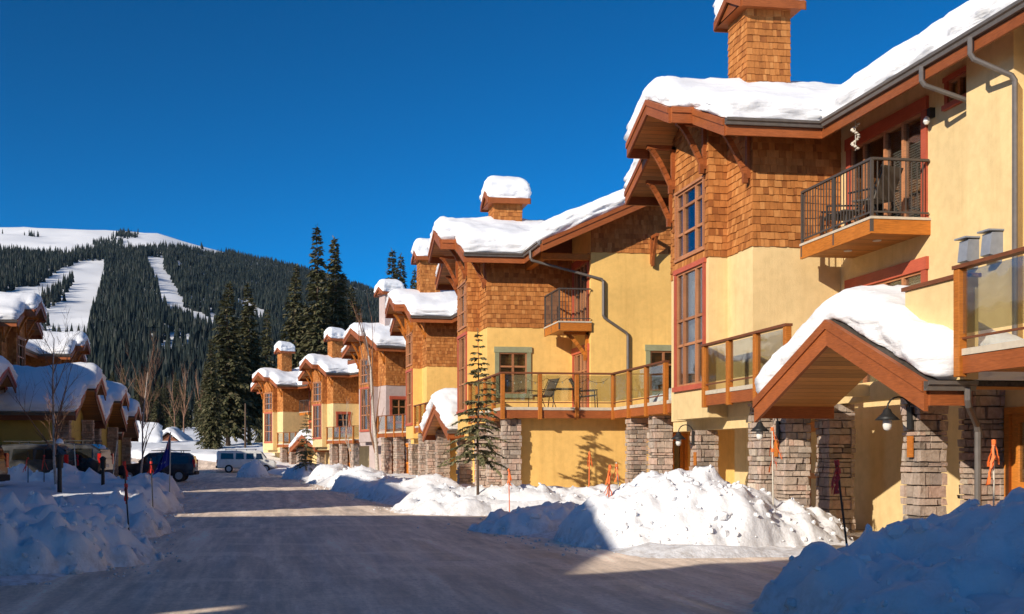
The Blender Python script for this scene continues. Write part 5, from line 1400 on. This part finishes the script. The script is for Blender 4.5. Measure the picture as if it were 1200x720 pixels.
# ------------------------------------------------------------------ furniture on balconies and decks
FAB = m_plain('sling_fabric', (.10, .085, .07), .8); WICK = m_plain('wicker', (.09, .07, .055), .8)
def chair(label, loc, rz, recl=.35, mat=FAB, group='outdoor chairs'):
    T = thing('outdoor_chair', label, 'chair', loc, rz, group)
    mb = MB(); mb.hexa([(x, y, .42 + (.05 if y < 0 else 0) + k) for k in (0, .03) for x, y in ((-.25, -.25), (.25, -.25), (.25, .25), (-.25, .25))]); mb.build('seat', mat, T)
    mb = MB(); mb.hexa([(x, y + d, z) for d in (0, .03) for x, y, z in ((-.25, .25, .43), (.25, .25, .43), (.25, .25 + recl, 1.02), (-.25, .25 + recl, 1.02))]); mb.build('backrest', mat, T)
    for s in (-1, 1):
        mb = MB(); mb.tube([(s * .29, -.28, 0), (s * .29, -.25, .63)], .014, 6); mb.build('leg', BLACK, T)
        mb = MB(); mb.tube([(s * .29, .42, 0), (s * .29, .22, .45), (s * .29, .25 + recl + .01, 1.03)], .014, 6); mb.build('leg', BLACK, T)
        mb = MB(); mb.beam((s * .29, -.28, .645), (s * .29, .36, .62), .05, .025); mb.build('armrest', BLACK, T)
    return T
chair('dark sling chair with high back at the near end of the nearest balcony', (11.55, 19.35, 6.05), R(200), .22)
chair('dark reclined chair at the far end of the nearest balcony', (11.65, 20.75, 6.05), R(250), .5)
chair('dark wicker chair left of the table on the second house deck', (8.5, 33.0, 3.0), R(-70), .25, WICK)
chair('dark chair right of the table on the second house deck', (10.0, 32.9, 3.0), R(80), .3)
def table(label, loc, w, d, h):
    T = thing('outdoor_table', label, 'table', loc, 0)
    mb = MB(); mb.box(-w / 2, w / 2, -d / 2, d / 2, h - .03, h); mb.build('tabletop', WICK, T)
    for a in (-1, 1):
        for b_ in (-1, 1):
            m = MB(); m.tube([(a * (w / 2 - .05), b_ * (d / 2 - .05), 0), (a * (w / 2 - .12), b_ * (d / 2 - .1), h - .03)], .016, 6); m.build('leg', BLACK, T)
table('low dark table between the two chairs on the second house deck', (9.25, 33.0, 3.0), 1.0, .7, .7)
table('small side table beside the reclined chair on the nearest balcony', (11.5, 20.1, 6.05), .45, .45, .42)
mb = MB(); rs = random.Random(4)
T = thing('wind_chime', 'pale shell wind chime hanging from the eave above the nearest balcony', 'wind chime', (11.6, 20.0, 8.3), 0)
mb.tube([(0, 0, -.62), (0, 0, .05)], .006, 5); mb.build('cord', POLEW, T)
mb = MB()
for i in range(16):
    a = i * .75; z = -.08 - .034 * i; mb.lathe((math.cos(a) * .06, math.sin(a) * .06, z), [(.008, -.025), (.032, -.012), (.036, .004), (.016, .022)], 7)
mb.build('shells', m_plain('shell', (.66, .58, .47), .5), T)
T = thing('string_lights', 'string of small bulbs looped along the second house deck railing', 'string lights', (7.0, 31.42, 3.9), 0)
m = MB(); mbulb = MB(); prev = None
for i in range(46):
    s = i / 45; p = V((s * 3.2, .03, .02 - .13 * abs(math.sin(s * math.pi * 5)) ** .7))
    if prev: m.tube([prev, p], .006, 4, False)
    prev = p
    if i % 3 == 1: mbulb.lathe(p + V((0, 0, -.035)), [(.006, -.03), (.018, -.012), (.012, .02)], 6)
m.build('cable', BLACK, T); mbulb.build('bulbs', LAMPG, T)

# ------------------------------------------------------------------ camera, sun, sky
cam = bpy.data.cameras.new('camera'); co_ = bpy.data.objects.new('camera', cam); COL.objects.link(co_)
co_.location = (0, 0, 1.6); co_.rotation_euler = (R(90), 0, R(-7.43)); cam.sensor_width = 36; cam.lens = 1250 / 1200 * 36
cam.shift_x = .10; cam.shift_y = (533 - 360) / 1200; cam.clip_end = 20000; cam.clip_start = .1
sc.camera = co_
SD = V((-1, -.73, .53)).normalized()
sun = bpy.data.lights.new('sun', 'SUN'); sun.energy = 4.1; sun.angle = R(.5); sun.color = (1, .90, .76)
so = bpy.data.objects.new('sun', sun); COL.objects.link(so); so.rotation_euler = (-SD).to_track_quat('-Z', 'Y').to_euler(); so.location = (-30, -20, 30)
w = bpy.data.worlds.new('World'); sc.world = w; w.use_nodes = True; nt = w.node_tree
bg = nt.nodes['Background']; sk = nt.nodes.new('ShaderNodeTexSky'); sk.sky_type = 'NISHITA'; sk.sun_disc = False
sk.sun_elevation = math.asin(SD.z); sk.sun_rotation = math.atan2(SD.x, SD.y); sk.altitude = 2500; sk.air_density = .85; sk.dust_density = 1.8; sk.ozone_density = 4.5
hs = nt.nodes.new('ShaderNodeHueSaturation'); hs.inputs['Saturation'].default_value = 1.2; hs.inputs['Hue'].default_value = .49; hs.inputs['Value'].default_value = 2.75
pre = nt.nodes.new('ShaderNodeVectorMath'); pre.operation = 'SCALE'; pre.inputs['Scale'].default_value = .3; gm = nt.nodes.new('ShaderNodeGamma'); gm.inputs[1].default_value = 1.4
nt.links.new(sk.outputs[0], pre.inputs[0]); nt.links.new(pre.outputs[0], gm.inputs[0]); nt.links.new(gm.outputs[0], hs.inputs['Color']); nt.links.new(hs.outputs[0], bg.inputs[0]); bg.inputs[1].default_value = .1
vs_ = sc.view_settings; vs_.view_transform = 'Standard'; vs_.look = 'None'; vs_.exposure = .45; vs_.gamma = 1
try: vs_.use_curve_mapping = False
except Exception: pass
sc.cycles.max_bounces = 7; sc.cycles.transparent_max_bounces = 12

# the thin mountain air
mb = MB(); mb.box(-3300, 3300, -400, 3900, -6, 760); hz = mb.build('haze', None); hz['kind'] = 'stuff'; hz['label'] = 'thin blue mountain air'
m = bpy.data.materials.new('haze_air'); m.use_nodes = True; nt = m.node_tree; nt.nodes.clear()
o = nt.nodes.new('ShaderNodeOutputMaterial'); pv = nt.nodes.new('ShaderNodeVolumePrincipled'); pv.inputs['Color'].default_value = (.42, .68, 1, 1); pv.inputs['Density'].default_value = 1.6e-5
nt.links.new(pv.outputs[0], o.inputs['Volume']); hz.data.materials.append(m)
